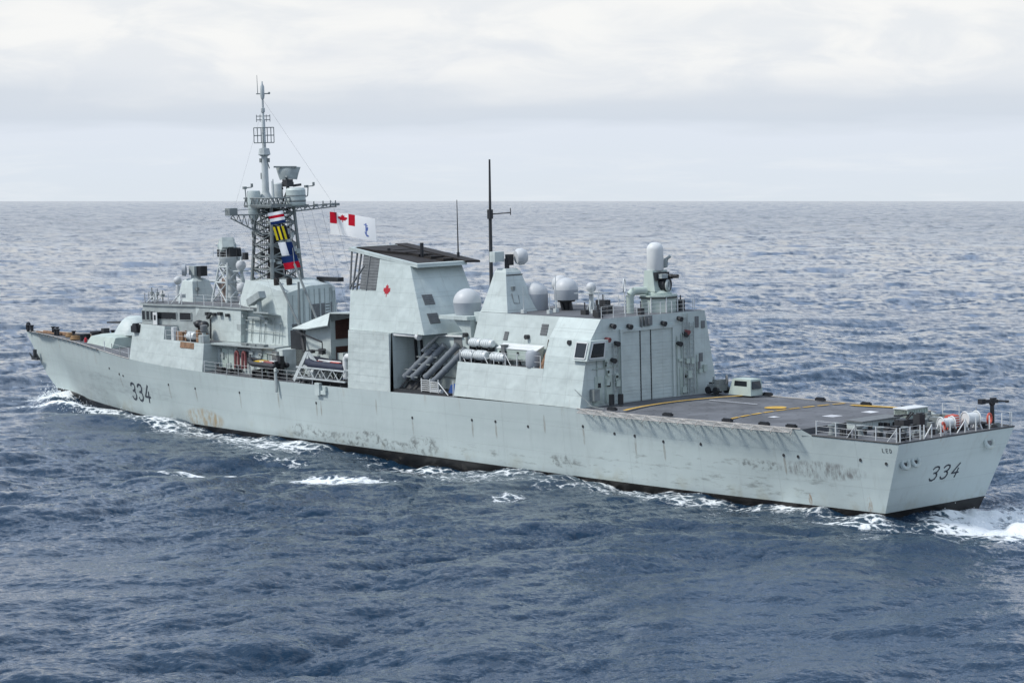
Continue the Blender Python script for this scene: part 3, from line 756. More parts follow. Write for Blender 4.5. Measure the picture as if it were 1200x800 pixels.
# service platform and pipe runs on the port wall
m = MB()
for x in (82.6, 81.5, 80.1, 79.3, 77.8, 76.8): m.tube((x, 4.45, 9.5), (x, 4.18, 11.6+random.random()*.5), .045)
for z in (11.5, 10.6): m.tube((83.0, 4.45, z), (76.3, 4.35, z-.1), .04)
m.cbox((82.9, 4.6, 10.6), (.7, .5, 1.0)); m.cbox((78.5, 4.5, 11.5), (.5, .4, .35)); m.cbox((80.0, 4.6, 11.8), (2.8, .4, .15)); m.cbox((82.9, 4.5, 11.9), (1.0, .4, .3))
m.build('pipe_run', M['fit'], mhouse)
m = MB(); m.prism([(84.78, 4.3), (76.0, 3.6), (75.0, 6.2), (77.0, 6.6), (84.78, 6.9)], 9.22, 9.34); plat = m.build('boat_deck_platform', M['fit'], ship)
m = MB()
for x in (83.5, 81.5, 79.6, 77.6): m.bar((x, 6.2, 9.2), (x, 4.6, 8.6), .12)
for x, y, l in ((78.2, 6.3, 1.1), (77.0, 6.2, 1.3), (79.6, 6.3, .9)): m.cbox((x, y, 9.45), (l, .5, .2))
m.build('platform_bracket', M['mast'], plat)
railing([(92.4, 7.15, 9.37), (85.2, 7.45, 9.37)], .95, fdh, 2.4, .04, wires=2)
# bridge-wing clutter that belongs to the ship: mounts and a locker
m = MB(); m.lathe([(.55, 9.36), (.55, 10.05), (.5, 10.1), (0, 10.1)], (85.7, 7.0, 0), n=16); m.lathe([(.2, 10.1), (.2, 10.4)], (85.7, 7.0, 0), n=12); m.build('winch_pedestal', M['fit'], fdh)
m = MB(); m.lathe([(.25, 10.35), (.36, 10.45), (.36, 11.0), (.28, 11.05), (0, 11.05)], (85.7, 7.0, 0), n=16)
for k in range(10): a = k*math.pi/5; m.bar((85.7+.36*math.cos(a), 7.0+.36*math.sin(a), 10.4), (85.7+.36*math.cos(a), 7.0+.36*math.sin(a), 11.0), .05)
m.build('winch_drum', M['louvre'], fdh)
m = MB(); m.tube((91.2, 6.9, 9.36), (91.2, 6.9, 10.6), .32); m.build('ready_locker', M['white'], fdh)
for x, y in ((88.9, 5.5), (87.4, 5.9)):
    m = MB(); m.tube((x, y, 9.36), (x, y, 10.5), .15); m.sphere((x, y, 10.9), .5, 12, 7, .8); m.bar((x-.6, y+.2, 10.8), (x+.7, y+.1, 11.0), .2); m.build('covered_weapon_mount', M['gun'], fdh)
m = MB(); m.box(89.6, 90.7, 6.3, 7.0, 9.36, 10.2); m.box(87.2, 88.4, 5.6, 6.3, 9.36, 10.1); m.tube((88.8, 7.1, 9.36), (88.8, 7.1, 10.4), .09); m.box(86.6, 87.0, 6.7, 7.1, 9.36, 10.5)
m.scatter('deck_locker', M['rust'], fdh)
# ------------------------------------------------------------------ midships
m = MB(); m.loft([[(84.79, 6.1, z), (74.0, 6.0, z), (73.4, 4.9, z), (66.0, 4.9, z), (66.0, -5.0, z), (84.79, -5.0, z)] for z in (6.6, 9.2)])
mid = m.build('midship_deckhouse', M['upper'], ship)
m = MB(); m.box(82.0, 84.0, 6.0, 6.14, 6.85, 9.0); dr = m.build('sliding_door', M['green'], mid)
m = MB(); m.box(82.9, 83.0, 6.14, 6.19, 7.0, 8.9); m.tube((83.3, 6.18, 8.0), (83.3, 6.18, 8.4), .04); m.build('door_bar', M['fit'], dr)
for x0, x1, z0, z1, mt_ in ((79.2, 81.3, 8.2, 9.1, 'louvre'), (74.6, 75.6, 8.0, 9.0, 'louvre'), (76.4, 77.6, 7.0, 8.8, 'green'), (70.8, 72.0, 7.0, 8.9, 'green')):
    yy = 6.02 if x0 > 74 else 4.85
    m = MB(); m.box(x0, x1, yy, yy+.1, z0, z1)
    for k in range(4): m.box(x0, x1, yy+.1, yy+.13, z0+(k+.4)*(z1-z0)/4, z0+(k+.55)*(z1-z0)/4)
    m.build('vent_grille' if mt_ == 'louvre' else 'watertight_door', M[mt_], mid)
m = MB()
for x in (84.3, 81.7, 78.6, 76.0, 75.1, 74.1, 73.2): m.tube((x, 6.15, 6.8), (x, 6.15, 8.2+random.random()), .04)
for k in range(18): m.cbox((74.3+random.random()*10, 6.15, 7.1+random.random()*1.9), (.2+random.random()*.4, .25, .15+random.random()*.4))
m.path([(84.5, 6.2, 8.9), (79, 6.17, 8.85), (74.5, 6.1, 8.7)], .05)
m.scatter('wall_fitting', M['fit'], mid)
m = MB()
for k in range(16): m.cbox((66.5+random.random()*17, 6.5+random.random()*.8, 6.7+.15), (.3+random.random()*.8, .3+random.random()*.4, .3+random.random()*.5))
for x in (83.8, 80.5, 75.0): m.tube((x, 6.8, 6.65), (x, 6.8, 7.4), .12)
m.scatter('deck_fitting', M['dark'], mid)
# ventilation house abreast the funnel with its sloping roof
m = MB(); m.loft([[(67.0, 5.5, 6.65), (71.2, 5.2, 6.65), (71.2, 0, 6.65), (67.0, 0, 6.65)], [(67.0, 5.5, 12.72), (71.2, 5.3, 11.4), (71.2, 0, 11.4), (67.0, 0, 12.72)]]); m.box(61.5, 67.002, .5, 4.9, 12.4, 12.7)
vh = m.build('intake_house', M['upper'], ship)
m = MB(); P = [(73.0, 5.5, 11.1), (66.9, 5.55, 12.78), (61.4, 5.3, 12.95), (61.4, 0, 12.95), (66.9, 0, 12.8), (73.0, 0, 11.1)]; m.loft([P, [(x, y, z+.12) for x, y, z in P]])
P = [(73.0, 5.55, 11.1), (66.9, 5.56, 12.78), (66.2, 6.35, 11.75), (69.8, 6.25, 11.25)]; m.loft([P, [(x, y+.03, z+.08) for x, y, z in P]])
m.build('sloping_roof', M['upper'], vh)
for z0, z1 in ((10.45, 12.45), (8.3, 9.75)):
    m = MB(); m.box(66.90, 67.1, 2.9, 4.95, z0, z1)
    for k in range(9): z = z0+(k+.5)*(z1-z0)/9; m.box(66.84, 66.92, 2.95, 4.9, z-.05, z+.03)
    m.build('intake_louvre', M['rustlouvre'], vh)
m = MB(); m.box(71.3, 74.2, 3.6, 4.9, 6.7, 10.9); m.build('recess_shade_box', M['gun'], vh)  # solid dark box standing in for the shade inside an opening
m = MB()
m.bar((71.6, 6.0, 11.0), (66.9, 6.55, 10.3), .12); m.tube((71.8, 5.4, 11.2), (70.6, 5.9, 9.2), .15); m.cbox((67.4, 6.2, 9.4), (.6, .4, .5)); m.cbox((69.3, 6.0, 9.3), (.5, .4, .3)); m.tube((70, 6.1, 9.3), (66.4, 6.5, 9.6), .06); m.tube((67.2, 6.3, 9.1), (67.2, 6.3, 10.2), .05)
m.scatter('wall_fitting', M['dark'], vh)
# boat davit
m = MB()
m.bar((70.2, 7.3, 6.7), (68.6, 6.9, 9.3), .38, (0, 1, 0)); m.bar((67.9, 7.2, 6.8), (68.6, 6.9, 9.3), .3, (0, 1, 0)); m.bar((68.6, 6.9, 9.3), (66.2, 7.0, 7.6), .25, (0, 1, 0)); m.tube((67.2, 7.3, 7.6), (66.8, 7.3, 7.6), .42, n=14)
m.bar((69.2, 7.1, 8.1), (67.9, 7.1, 8.1), .15)
dav = m.build('boat_davit', M['mastlt'], ship)
m = MB(); m.path([(62.3, 7.3, 6.7), (62.3, 7.3, 9.0), (62.1, 7.3, 9.3), (61.0, 7.3, 9.35)], .28, 12); m.build('vent_pipe', M['white'], ship)
m = MB()
for x in (68.4, 66.9, 65.3, 63.8, 62.2): m.tube((x, 8.0, 6.65), (x, 7.6, 7.3), .06)
m.bar((69, 7.3, 6.9), (61.5, 7.3, 6.9), .3); m.box(61.3, 63.0, 6.6, 7.6, 6.65, 7.3); m.box(64.2, 65.8, 6.4, 7.2, 6.65, 7.2)
m.scatter('boat_chock', M['dark'], ship)

# ------------------------------------------------------------------ funnel, set to port
m = MB(); m.hexa([(55.0, 7.95, 6.6), (61.2, 7.95, 6.6), (61.2, 3.0, 6.6), (55.0, 3.0, 6.6), (55.0, 7.72, 11.72), (61.2, 7.72, 11.72), (61.2, 3.0, 11.72), (55.0, 3.0, 11.72)])
fside = m.build('funnel_casing_base', M['upper'], ship)
m = MB()
for k in range(1, 8): z = 6.7+k*.63; y = 7.95-(z-6.6)*.045; m.box(55.02, 61.18, y-.05, y+.012, z-.02, z+.02)
m.box(55.0, 55.12, 7.6, 7.98, 6.7, 11.7); m.build('plate_seam', M['upper'], fside)
YB, YT = 7.55, 6.3
def fp(x, z):        # port face of the funnel
    return Vector((x, YB+(YT-YB)*(z-11.74)/(18.2-11.74), z))
def ztop(x): return 17.62+(x-53.2)*(18.82-17.62)/(62.4-53.2)
m = MB()
xa, xm, xf0, xf1 = (50.7, 53.7), 58.1, 61.3, 62.3
# after body: full height
m.loft([[fp(50.6, 11.74), fp(58.1, 11.74), (58.1, .9, 11.74), (50.6, .9, 11.74)],
        [fp(53.7, ztop(53.7)-.26), fp(58.1, ztop(58.1)-.26), (58.1, .9, ztop(58.1)-.26), (53.7, .9, ztop(53.7)-.26)]])
fun = m.build('funnel', M['paint'], ship)
m = MB(); m.loft([[fp(58.102, 11.742), fp(61.3, 11.742), (61.3, .9, 11.742), (58.102, .9, 11.742)], [fp(58.102, 15.2), fp(61.85, 15.2), (61.85, .9, 15.2), (58.102, .9, 15.2)]])
m.build('funnel_forward_casing', M['paint'], fun)
m = MB(); m.hexa([(46.4, 4.85, 6.6), (61, 4.85, 6.6), (61, -5.2, 6.6), (46.4, -5.2, 6.6), (46.4, 5.1, 11.73), (61, 5.1, 11.73), (61, -4.6, 11.73), (46.4, -4.6, 11.73)])
bay = m.build('funnel_deckhouse', M['paint'], ship)
# open intake corner: posts, brace and mesh
m = MB()
for x in (62.35, 61.5, 60.9, 59.5): z1 = ztop(x)-.2; m.tube(fp(x-.0 if x < 62 else 61.9, 15.2), fp(x, z1), .09, n=6)
m.tube(fp(61.9, 15.4), fp(60.2, 17.3), .09, n=6); m.tube((61.9, 3.2, 15.2), (62.3, 3.2, 18.5), .1); m.tube((61.9, 1.0, 15.2), (62.3, 1.0, 18.5), .1); m.tube((61.9, 6.6, 15.3), (62.1, .3, 17.5), .07)
m.build('intake_post', M['louvre'], fun)
m = MB(); q = [fp(60.5, 15.25), fp(58.12, 15.25), fp(58.12, 18.0), fp(60.5, 18.25)]; m.loft([q, [p+Vector((0, -.12, 0)) for p in q]])
for k in range(11):
    z = 15.4+k*.25; m.bar(fp(60.5, z), fp(58.15, z), .06, (0, 1, 0))
m.build('intake_mesh', M['louvre'], fun)
m = MB(); m.box(58.15, 60.3, 1.0, 5.6, 15.25, 17.6); m.build('intake_plenum', M['louvre'], fun)
# roof: pale rim round a sooty well with the uptakes
rim = [(62.55, 6.42), (52.75, 6.42), (52.75, 1.0), (62.55, 1.0)]
inn = [(62.2, 6.1), (53.1, 6.1), (53.1, 1.2), (62.2, 1.2)]
m = MB()
for i in range(4):
    j = (i+1) % 4
    a, b, c, d = rim[i], rim[j], inn[j], inn[i]
    lo = lambda p: (p[0], p[1], ztop(p[0])-.28); hi = lambda p: (p[0], p[1], ztop(p[0])+.04)
    m.hexa([lo(a), lo(b), lo(c), lo(d), hi(a), hi(b), hi(c), hi(d)])
rimo = m.build('funnel_rim', M['paint'], fun)
m = MB(); m.hexa([(62.2, 6.1, ztop(62.2)-.27), (53.1, 6.1, ztop(53.1)-.26), (53.1, 1.2, ztop(53.1)-.26), (62.2, 1.2, ztop(62.2)-.27)] + [(x, y, ztop(x)-.10) for x, y in inn])
m.build('funnel_well', M['soot'], fun)
m = MB(); P = [(62.6, 1.25), (52.6, 1.25), (52.3, -.1), (62.6, -.1)]; m.hexa([(x, y, ztop(x)-.05) for x, y in P]+[(x, y, ztop(x)+.12) for x, y in P])
for k in range(5): x = 54.0+k*1.35; m.box(x, x+1.0, 1.5, 2.6+.3*k, ztop(x)-.15, ztop(x)+.15)
P = [(62.1, 5.9), (60.2, 5.4), (56.0, 1.6), (62.1, 1.6)]; m.hexa([(x, y, ztop(x)-.08) for x, y in P]+[(x, y, ztop(x)+.1) for x, y in P])
m.build('uptake_cowl', M['soot'], fun)
m = MB(); m.tube((56.6, 2.9, 17.8), (56.6, 2.9, 19.2), .16); m.tube((59.5, 4.3, 18.3), (59.5, 4.3, 18.75), .15); m.build('exhaust_pipe', M['gun'], fun)
m = MB(); m.tube((54.55, .5, 17.5), (54.55, .5, 22.85), .07, .03, 6); m.tube((54.55, .5, 17.5), (54.55, .5, 18.3), .14, .12); m.build('whip_antenna', M['gun'], fun)
# maple leaf on the port face
LEAF = [(0,1),(.1,.78),(.24,.84),(.2,.5),(.36,.62),(.42,.52),(.62,.56),(.55,.36),(.64,.28),(.32,.02),(.36,-.12),(.05,-.06),(.05,-.42)]
LEAF = LEAF + [(-x, y) for x, y in reversed(LEAF[1:])]
def leaf_mesh(org, U, V, n_, k, t0=-.03, t1=.012):
    m = MB(); org, U, V, n_ = Vector(org), Vector(U), Vector(V), Vector(n_)
    P = [org+U*x*k+V*y*k for x, y in LEAF]
    c0, c1 = m.pt(org+V*.2*k+n_*t0), m.pt(org+V*.2*k+n_*t1)
    a = [m.pt(p+n_*t0) for p in P]; b = [m.pt(p+n_*t1) for p in P]
    for i in range(len(P)):
        j = (i+1) % len(P); m.face((a[i], a[j], b[j], b[i])); m.face((a[j], a[i], c0)); m.face((b[i], b[j], c1))
    return m
fn = Vector((0, 1, .19)).normalized()
leaf_mesh(fp(56.55, 15.05), (-1, 0, 0), (0, -.19, .98), fn, .80).build('maple_leaf_emblem', M['red'], fun, smooth=0)
def afq(y0, y1, z0, z1):     # quad on the raked after face of the funnel
    f = lambda y, z: Vector((50.6+(z-11.74)*(3.15/5.71)-.01, y, z)); return [f(y0, z0), f(y1, z0), f(y1, z1), f(y0, z1)]
for z0, z1, dy in ((14.15, 15.0, 0), (12.6, 13.45, .15)):
    q = afq(6.35+dy, 5.25+dy, z0, z1); m = MB(); n_ = Vector((-.87, 0, .48)); m.loft([[p-n_*.1 for p in q], [p+n_*.03 for p in q]])
    for k in range(5): t = (k+.5)/5; m.bar(q[0].lerp(q[3], t)+n_*.04, q[1].lerp(q[2], t)+n_*.04, .06, n_)
    m.build('funnel_louvre', M['louvre'], fun)
# fittings of the recess abaft the casing
m = MB()
for x in (56.3, 55.5): m.tube((x-1.4, 5.0, 7.6), (x-1.4, 5.2, 11.0), .12)
m.scatter('riser_pipe', M['gun'], bay)
m = MB(); m.bar((55.0, 7.4, 11.62), (51.9, 7.3, 11.62), .22); m.tube((51.9, 7.3, 11.6), (51.6, 7.3, 11.5), .3, n=12); m.build('light_bar', M['white'], bay)
m = MB(); m.tube((53.6, 5.5, 10.1), (51.6, 5.3, 11.5), .13); m.tube((51.6, 5.3, 11.5), (48.4, 5.2, 11.55), .08); m.build('diagonal_pipe', M['white'], bay)
m = MB(); m.box(48.6, 49.7, 4.8, 5.1, 9.6, 11.5); m.build('vent_trunk', M['louvre'], bay)
m = MB()
for k in range(12): m.tube((46.8+k*.65, 4.8, 6.8), (46.8+k*.65, 5.0, 9.0+random.random()*2.4), .03)
for z in (8.0, 9.2, 10.3): m.tube((46.6, 5.0, z), (54.8, 5.0, z), .035)
m.tube((47.9, 4.9, 11.0), (47.9, 4.9, 11.6), .3, n=10); m.cbox((53.0, 4.8, 9.8), (.5, .4, .4)); m.cbox((55.2, 4.8, 8.1), (.5, .4, .6))
m.scatter('wall_fitting', M['mast'], bay)
# ------------------------------------------------------------------ missile launcher in the recess
m = MB(); m.box(47.6, 55.0, 4.8, 7.7, 6.65, 6.95); m.hexa([(54.6, 6.8, 6.9), (52.0, 6.8, 6.9), (52.0, 6.3, 6.9), (54.6, 6.3, 6.9), (54.4, 6.4, 7.6), (52.2, 6.4, 7.6), (52.2, 6.1, 7.6), (54.4, 6.1, 7.6)])
for x in (54.8, 53.3, 51.8): m.bar((x, 7.1, 6.9), (x-1.6, 5.9, 9.1), .16); m.bar((x-1.6, 5.6, 6.9), (x-1.6, 5.6, 9.2), .16)
lau = m.build('missile_launcher', M['dark'], ship)
def canister(a, b, r):
    a, b = Vector(a), Vector(b); d = (b-a).normalized(); Lc = (b-a).length; m = MB()
    m.lathe([(0, 0), (r*.8, 0), (r*1.05, .06), (r*1.05, .3), (r*.92, .34), (r*.92, Lc*.36), (r*1.02, Lc*.37), (r*1.02, Lc*.41), (r*.92, Lc*.42), (r*.92, Lc*.68), (r*1.02, Lc*.69), (r*1.02, Lc*.73), (r*.92, Lc*.74), (r*.92, Lc-.3), (r*1.05, Lc-.26), (r*1.05, Lc), (r*.8, Lc+.04), (0, Lc+.04)], a, d, 18)
    return m.build('missile_canister', M['tube'], lau, a)
for x, z, y in ((54.2, 7.9, 7.0), (53.1, 7.9, 7.0), (51.45, 8.0, 6.9), (50.5, 7.7, 6.8)):
    canister((x, y, z), (x-2.85, y-1.35, z+2.85), .31)
m = MB()
for t in (.12, .5, .72):
    y = 7.0-1.35*t; z = 7.9+2.85*t; m.bar((54.7-2.85*t, y+.25, z-.2), (52.6-2.85*t, y+.25, z-.2), .10); m.bar((54.7-2.85*t, y, z+.38), (52.6-2.85*t, y, z+.38), .09)
m.build('canister_clamp', M['mast'], lau)

# ------------------------------------------------------------------ hangar
def hsec(x, s=1): return [(x, s*7.72, 6.93), (x, s*6.98, 10.8), (x, s*6.45, 12.2), (x, s*5.35, 13.74)]
m = MB(); r1 = hsec(30.9)+[(30.9, -6.05, 13.74), (30.9, -6.35, 12.2), (30.9, -6.62, 10.8), (30.9, -7.35, 6.93)]; r2 = [(35.75, y, z) for x, y, z in r1]
m.loft([r1, r2]); hang = m.build('hangar', M['paint'], ship, smooth=.15)
zr = 9.72; ylow = 7.2
def lowsec(x): return [(x, 7.72, 6.9), (x, ylow, zr)]
m = MB(); a = lowsec(35.752)+[(35.752, -y, z) for _, y, z in reversed(lowsec(0))]; b = [(46.6, y, z) for x, y, z in a]; m.loft([a, b])
m.build('hangar_lower_side', M['upper'], hang, smooth=.15)
m = MB(); m.hexa([(35.753, 6.1, zr+.002), (46.55, 6.1, zr+.002), (46.55, -6.1, zr+.002), (35.753, -6.1, zr+.002), (35.753, 5.3, 13.735), (45.9, 5.3, 13.735), (45.9, -5.3, 13.735), (35.753, -5.3, 13.735)])
hup = m.build('hangar_upper_casing', M['upper'], hang, smooth=.15)
m = MB(); m.poly([(30.95, 5.25, 13.75), (45.85, 5.2, 13.75), (45.85, -5.2, 13.75), (35.75, -5.25, 13.75), (35.74, -5.95, 13.75), (30.95, -5.95, 13.75)]); m.build('hangar_roof', M['deck'], hang)
m = MB(); m.poly([(35.8, 7.15, zr+.006), (46.5, 7.15, zr+.006), (46.5, 6.1, zr+.006), (35.8, 6.1, zr+.006)]); m.build('raft_deck', M['deck'], hang)
m = MB(); m.hexa([(35.9, 7.1, zr+.02), (36.4, 7.1, zr+.02), (36.4, 6.1, zr+.02), (35.9, 6.1, zr+.02), (35.8, 6.6, 12.0), (36.3, 6.3, 11.2), (36.3, 5.9, 11.2), (35.8, 5.7, 12.0)]); m.build('raft_deck_bulkhead', M['rust'], hang)
m = MB(); m.box(46.6, 50.4, 3.1, 6.1, 13.05, 13.35); m.hexa([(46.7, 3.6, 11.2), (46.9, 3.6, 11.2), (46.9, 5.6, 11.2), (46.7, 5.6, 11.2), (46.7, 3.5, 13.04), (48.9, 3.5, 13.04), (48.9, 5.7, 13.04), (46.7, 5.7, 13.04)])
m.box(46.0, 46.7, 3.0, 5.25, 12.9, 13.7); shelf = m.build('radome_shelf', M['paint'], hang)
def radome(c, r, hcyl, parent, taper=.88, n=28, name='radome', topm='radome', lowm='radome'):
    m = MB(); x, y, z = c
    m.lathe([(0, 0), (r*taper*.98, 0), (r*taper, .05), (r, hcyl)], c, n=n); rd = m.build(name, M[lowm], parent, smooth=.4)
    m = MB(); m.lathe([(r, hcyl)]+[(r*math.cos(a*math.pi/16), hcyl+r*math.sin(a*math.pi/16)*.98) for a in range(1, 9)], c, n=n); m.build('radome_cap', M[topm], rd, smooth=.6)
    return rd
radome((48.5, 4.5, 13.35), 1.2, 1.05, hang, lowm='radgrey')  # grey on the down-facing lower cone puts its shade into the colour
# aft face: tall roller door of three leaves
xa_ = 30.9
m = MB(); m.box(xa_-.04, xa_+.1, -2.25, 3.2, 7.02, 12.6)
for k in range(20): z = 7.1+k*.275; m.box(xa_-.06, xa_-.03, -2.2, 3.15, z, z+.05)
door = m.build('hangar_door', M['paint'], hang)
for y in (1.25, .1): 
    m = MB(); m.box(xa_-.09, xa_-.03, y-.035, y+.035, 7.0, 12.75); m.build('door_guide', M['gun'], door)
m = MB(); m.box(xa_-.2, xa_, -2.45, 3.45, 12.6, 12.85); m.box(xa_-.18, xa_, 3.2, 3.42, 7, 12.6); m.box(xa_-.18, xa_, -2.45, -2.25, 7, 12.6); m.build('door_frame', M['paint'], hang)
m = MB(); m.box(xa_-.25, xa_, .05, .85, 12.95, 13.7); m.box(xa_-.22, xa_, 1.1, 1.2, 12.8, 13.7); m.cbox((xa_-.3, .45, 13.3), (.3, .3, .5)); m.build('door_hoist', M['louvre'], hang)
m = MB()
for y, z in ((4.3, 13.2), (2.5, 13.05), (-1.2, 13.05), (-3.0, 13.3), (-3.6, 12.0), (-2.9, 11.3), (3.9, 11.8), (4.3, 10.5)): m.tube((xa_, y, z), (xa_-.45, y, z-.1), .16, .22, 8)
m.scatter('floodlight', M['dark'], hang)
for y in (4.9, -3.75):
    m = MB(); m.tube((xa_, y, 12.2), (xa_-.5, y, 12.1), .12, .2, 10); m.build('alarm_horn', M['hose'], hang)
def ladder(y0, z0, z1, parent, x=xa_-.15, w_=.45):
    m = MB(); m.tube((x, y0, z0), (x, y0, z1), .045); m.tube((x, y0+w_, z0), (x, y0+w_, z1), .045)
    for k in range(int((z1-z0)/.35)): z = z0+.2+k*.35; m.tube((x, y0, z), (x, y0+w_, z), .03)
    return m.build('ladder', M['fit'], parent)
ladder(3.75, 7.1, 11.8, hang); ladder(-3.9, 7.1, 13.6, hang); ladder(-4.6, 7.1, 12.9, hang)
m = MB()
for k in range(18): y = random.choice([random.uniform(3.5, 6.4), random.uniform(-6.2, -2.7)]); z = random.uniform(7.2, 10.5); m.cbox((xa_-.1, y, z), (.25, random.uniform(.15, .45), random.uniform(.15, .6)))
for y in (5.9, 5.0, 3.55, -2.8, -3.3, -5.0): m.tube((xa_-.08, y, 7.1), (xa_-.08, y, random.uniform(9.5, 12.2)), .04)
m.path([(xa_-.08, 6.4, 9.9), (xa_-.08, 3.6, 10.0)], .05); m.scatter('wall_fitting', M['green'], hang)
for y0, y1 in ((5.35, 6.15), (4.35, 5.1), (-4.1, -3.1)):
    m = MB(); m.box(xa_-.07, xa_, y0, y1, 7.15, 9.3); dd = m.build('watertight_door', M['green'], hang)
    m = MB(); m.cbox((xa_-.1, (y0+y1)/2, 8.6), (.08, .3, .35)); m.build('door_pane', M['glass'], dd)
for y0, z0, z1 in ((-4.9, 12.4, 13.3), (-5.6, 12.3, 12.9), (-5.0, 8.8, 9.6), (-5.3, 9.6, 10.3)):
    m = MB(); m.box(xa_-.06, xa_, y0-.4, y0, z0, z1); m.build('vent_grille', M['louvre'], hang)
# landing-control cabin window at the after port corner
m = MB(); m.hexa([(30.4, 7.35, 10.6), (32.2, 7.35, 10.6), (32.2, 5.2, 10.6), (30.4, 5.2, 10.6), (30.3, 6.95, 12.15), (32.2, 6.95, 12.15), (32.2, 5.15, 12.15), (30.3, 5.15, 12.15)])
cab = m.build('control_cabin', M['paint'], hang)
def quadwin(q, n_, parent):
    m = MB(); n_ = Vector(n_); q = [Vector(p) for p in q]; m.loft([[p-n_*.05 for p in q], [p+n_*.015 for p in q]]); wv = m.build('cabin_window', M['glass'], parent)
    m = MB()
    for a, b in zip(q, q[1:]+q[:1]): m.bar(a+n_*.02, b+n_*.02, .09, n_)
    m.build('window_frame', M['white'], parent)
quadwin([(31.9, 7.31, 10.8), (30.65, 7.31, 10.8), (30.6, 7.0, 12.0), (31.9, 7.0, 12.0)], (0, .97, .25), cab)
quadwin([(30.38, 7.1, 10.8), (30.38, 5.6, 10.8), (30.3, 5.5, 12.0), (30.3, 6.8, 12.0)], (-1, 0, 0), cab)
m = MB(); m.cbox((30.6, 6.4, 7.9), (.5, .6, .9)); m.bar((30.4, 7.4, 7.2), (27.6, 8.2, 7.2), .06); m.tube((29.5, 7.6, 7.1), (31.5, 7.7, 8.4), .03); m.build('deck_edge_stay', M['mast'], hang)
m = MB()
for x, y in ((30.0, 5.2), (29.6, 4.6), (30.2, -6.0), (29.7, -6.4)): m.tube((x, y, 7.07), (x, y, 7.9), .22, n=12)
m.build('mooring_bollard', M['gun'], flight_deck)
for x, z0, z1, w_ in ((42.4, 11.6, 12.3, .5), (37.9, 12.2, 13.1, .8)):
    m = MB(); f = lambda z: 6.1-(z-zr)*.2+.02; q = [Vector((x, f(z0), z0)), Vector((x-w_, f(z0), z0)), Vector((x-w_-.1, f(z1), z1)), Vector((x-.1, f(z1), z1))]; n_ = Vector((0, .98, .2)); m.loft([[p-n_*.1 for p in q], [p+n_*.02 for p in q]])
    for k in range(4): t = (k+.5)/4; m.bar(q[0].lerp(q[3], t)+n_*.03, q[1].lerp(q[2], t)+n_*.03, .05, n_)
    m.build('vent_grille', M['louvre'], hup)
m = MB()
for x, z in ((39.3, 12.0), (33.2, 11.9), (47.2, 11.8)): m.tube((x, 5.4, z), (x, 6.0 if x > 36 else 6.75, z), .16, .2, 10)
m.scatter('floodlight', M['dark'], hup)
railing([(46.4, 7.1, zr), (36.2, 7.1, zr)], 1.0, hang, 1.55, .045, brace=True, wires=2)
railing([(31.1, 5.1, 13.75), (31.1, -5.1, 13.75)], .95, hang, 1.3, .03)
railing([(31.3, -5.1, 13.75), (45.5, -5.1, 13.75)], .95, hang, 1.8, .03)

# ---- close-in gun on the hangar roof
cx, cy = 33.0, -2.9
m = MB(); m.prism([(cx+1.5*math.cos(a), cy+1.55*math.sin(a)) for a in [math.pi/8+k*math.pi/4 for k in range(8)]], 13.75, 15.0); m.prism([(cx+1.6*math.cos(a), cy+1.65*math.sin(a)) for a in [math.pi/8+k*math.pi/4 for k in range(8)]], 15.0, 15.12)
cb = m.build('gun_platform', M['green'], ship, smooth=.2)
m = MB(); m.prism([(cx+1.62*math.cos(a), cy+1.67*math.sin(a)) for a in [math.pi/8+k*math.pi/4 for k in range(8)]], 14.88, 14.95); m.build('platform_band', M['gun'], cb)
m = MB()
for a in (2.0, 2.8, 3.7, 4.4): m.tube((cx+1.55*math.cos(a), cy+1.6*math.sin(a), 13.75), (cx+1.55*math.cos(a), cy+1.6*math.sin(a), 14.95), .06)
m.scatter('handrail_post', M['white'], cb)
m = MB(); m.lathe([(1.1, 15.12), (1.1, 15.3), (.9, 15.4), (.85, 15.5)], (cx, cy, 0), n=24); m.hexa([(cx-.6, cy-.95, 15.4), (cx+.8, cy-.95, 15.4), (cx+.8, cy+.95, 15.4), (cx-.6, cy+.95, 15.4), (cx-.2, cy-.8, 17.1), (cx+.75, cy-.8, 17.1), (cx+.75, cy+.8, 17.1), (cx-.2, cy+.8, 17.1)])
cg = m.build('close_in_gun', M['green'], ship, smooth=.4)
m = MB(); m.lathe([(.62, 17.05), (.68, 17.2), (.68, 18.75)]+[(.68*math.cos(a*math.pi/16), 18.75+.62*math.sin(a*math.pi/16)) for a in range(1, 9)], (cx+.25, cy+.05, 0), n=26); m.build('gun_radome', M['white'], cg)
m = MB()
for k in range(6): a = k*math.pi/3; m.tube((cx-.4, cy-.25+.12*math.cos(a), 16.6+.12*math.sin(a)), (cx-1.75, cy-.55+.12*math.cos(a), 16.62+.12*math.sin(a)), .05)
m.tube((cx-.9, cy-.4, 16.6), (cx-1.2, cy-.45, 16.6), .2); m.lathe([(.0, -.3), (.62, -.3), (.62, .3), (0, .3)], (cx-.55, cy-.2, 15.95), (1, .2, 0), 18); m.box(cx-.6, cx, cy-.7, cy+.75, 16.3, 16.95)
m.build('gun_barrel', M['gun'], cg)
m = MB(); m.torus((cx-1.0, cy-.1, 15.9), .36, .13, (1, .6, 0), 18, 8); m.cbox((cx-.8, cy+.2, 16.65), (.4, .7, .35)); m.build('ammunition_drum', M['fit'], cg)
m = MB(); m.bar((cx-.1, cy-.75, 17.3), (cx-.15, cy-.78, 18.0), .3); m.tube((cx-.1, cy-.75, 17.9), (cx-.5, cy-.95, 18.2), .12); m.tube((cx+.1, cy-.3, 17.3), (cx-.1, cy-.8, 17.35), .1); m.build('gun_camera', M['fit'], cg)
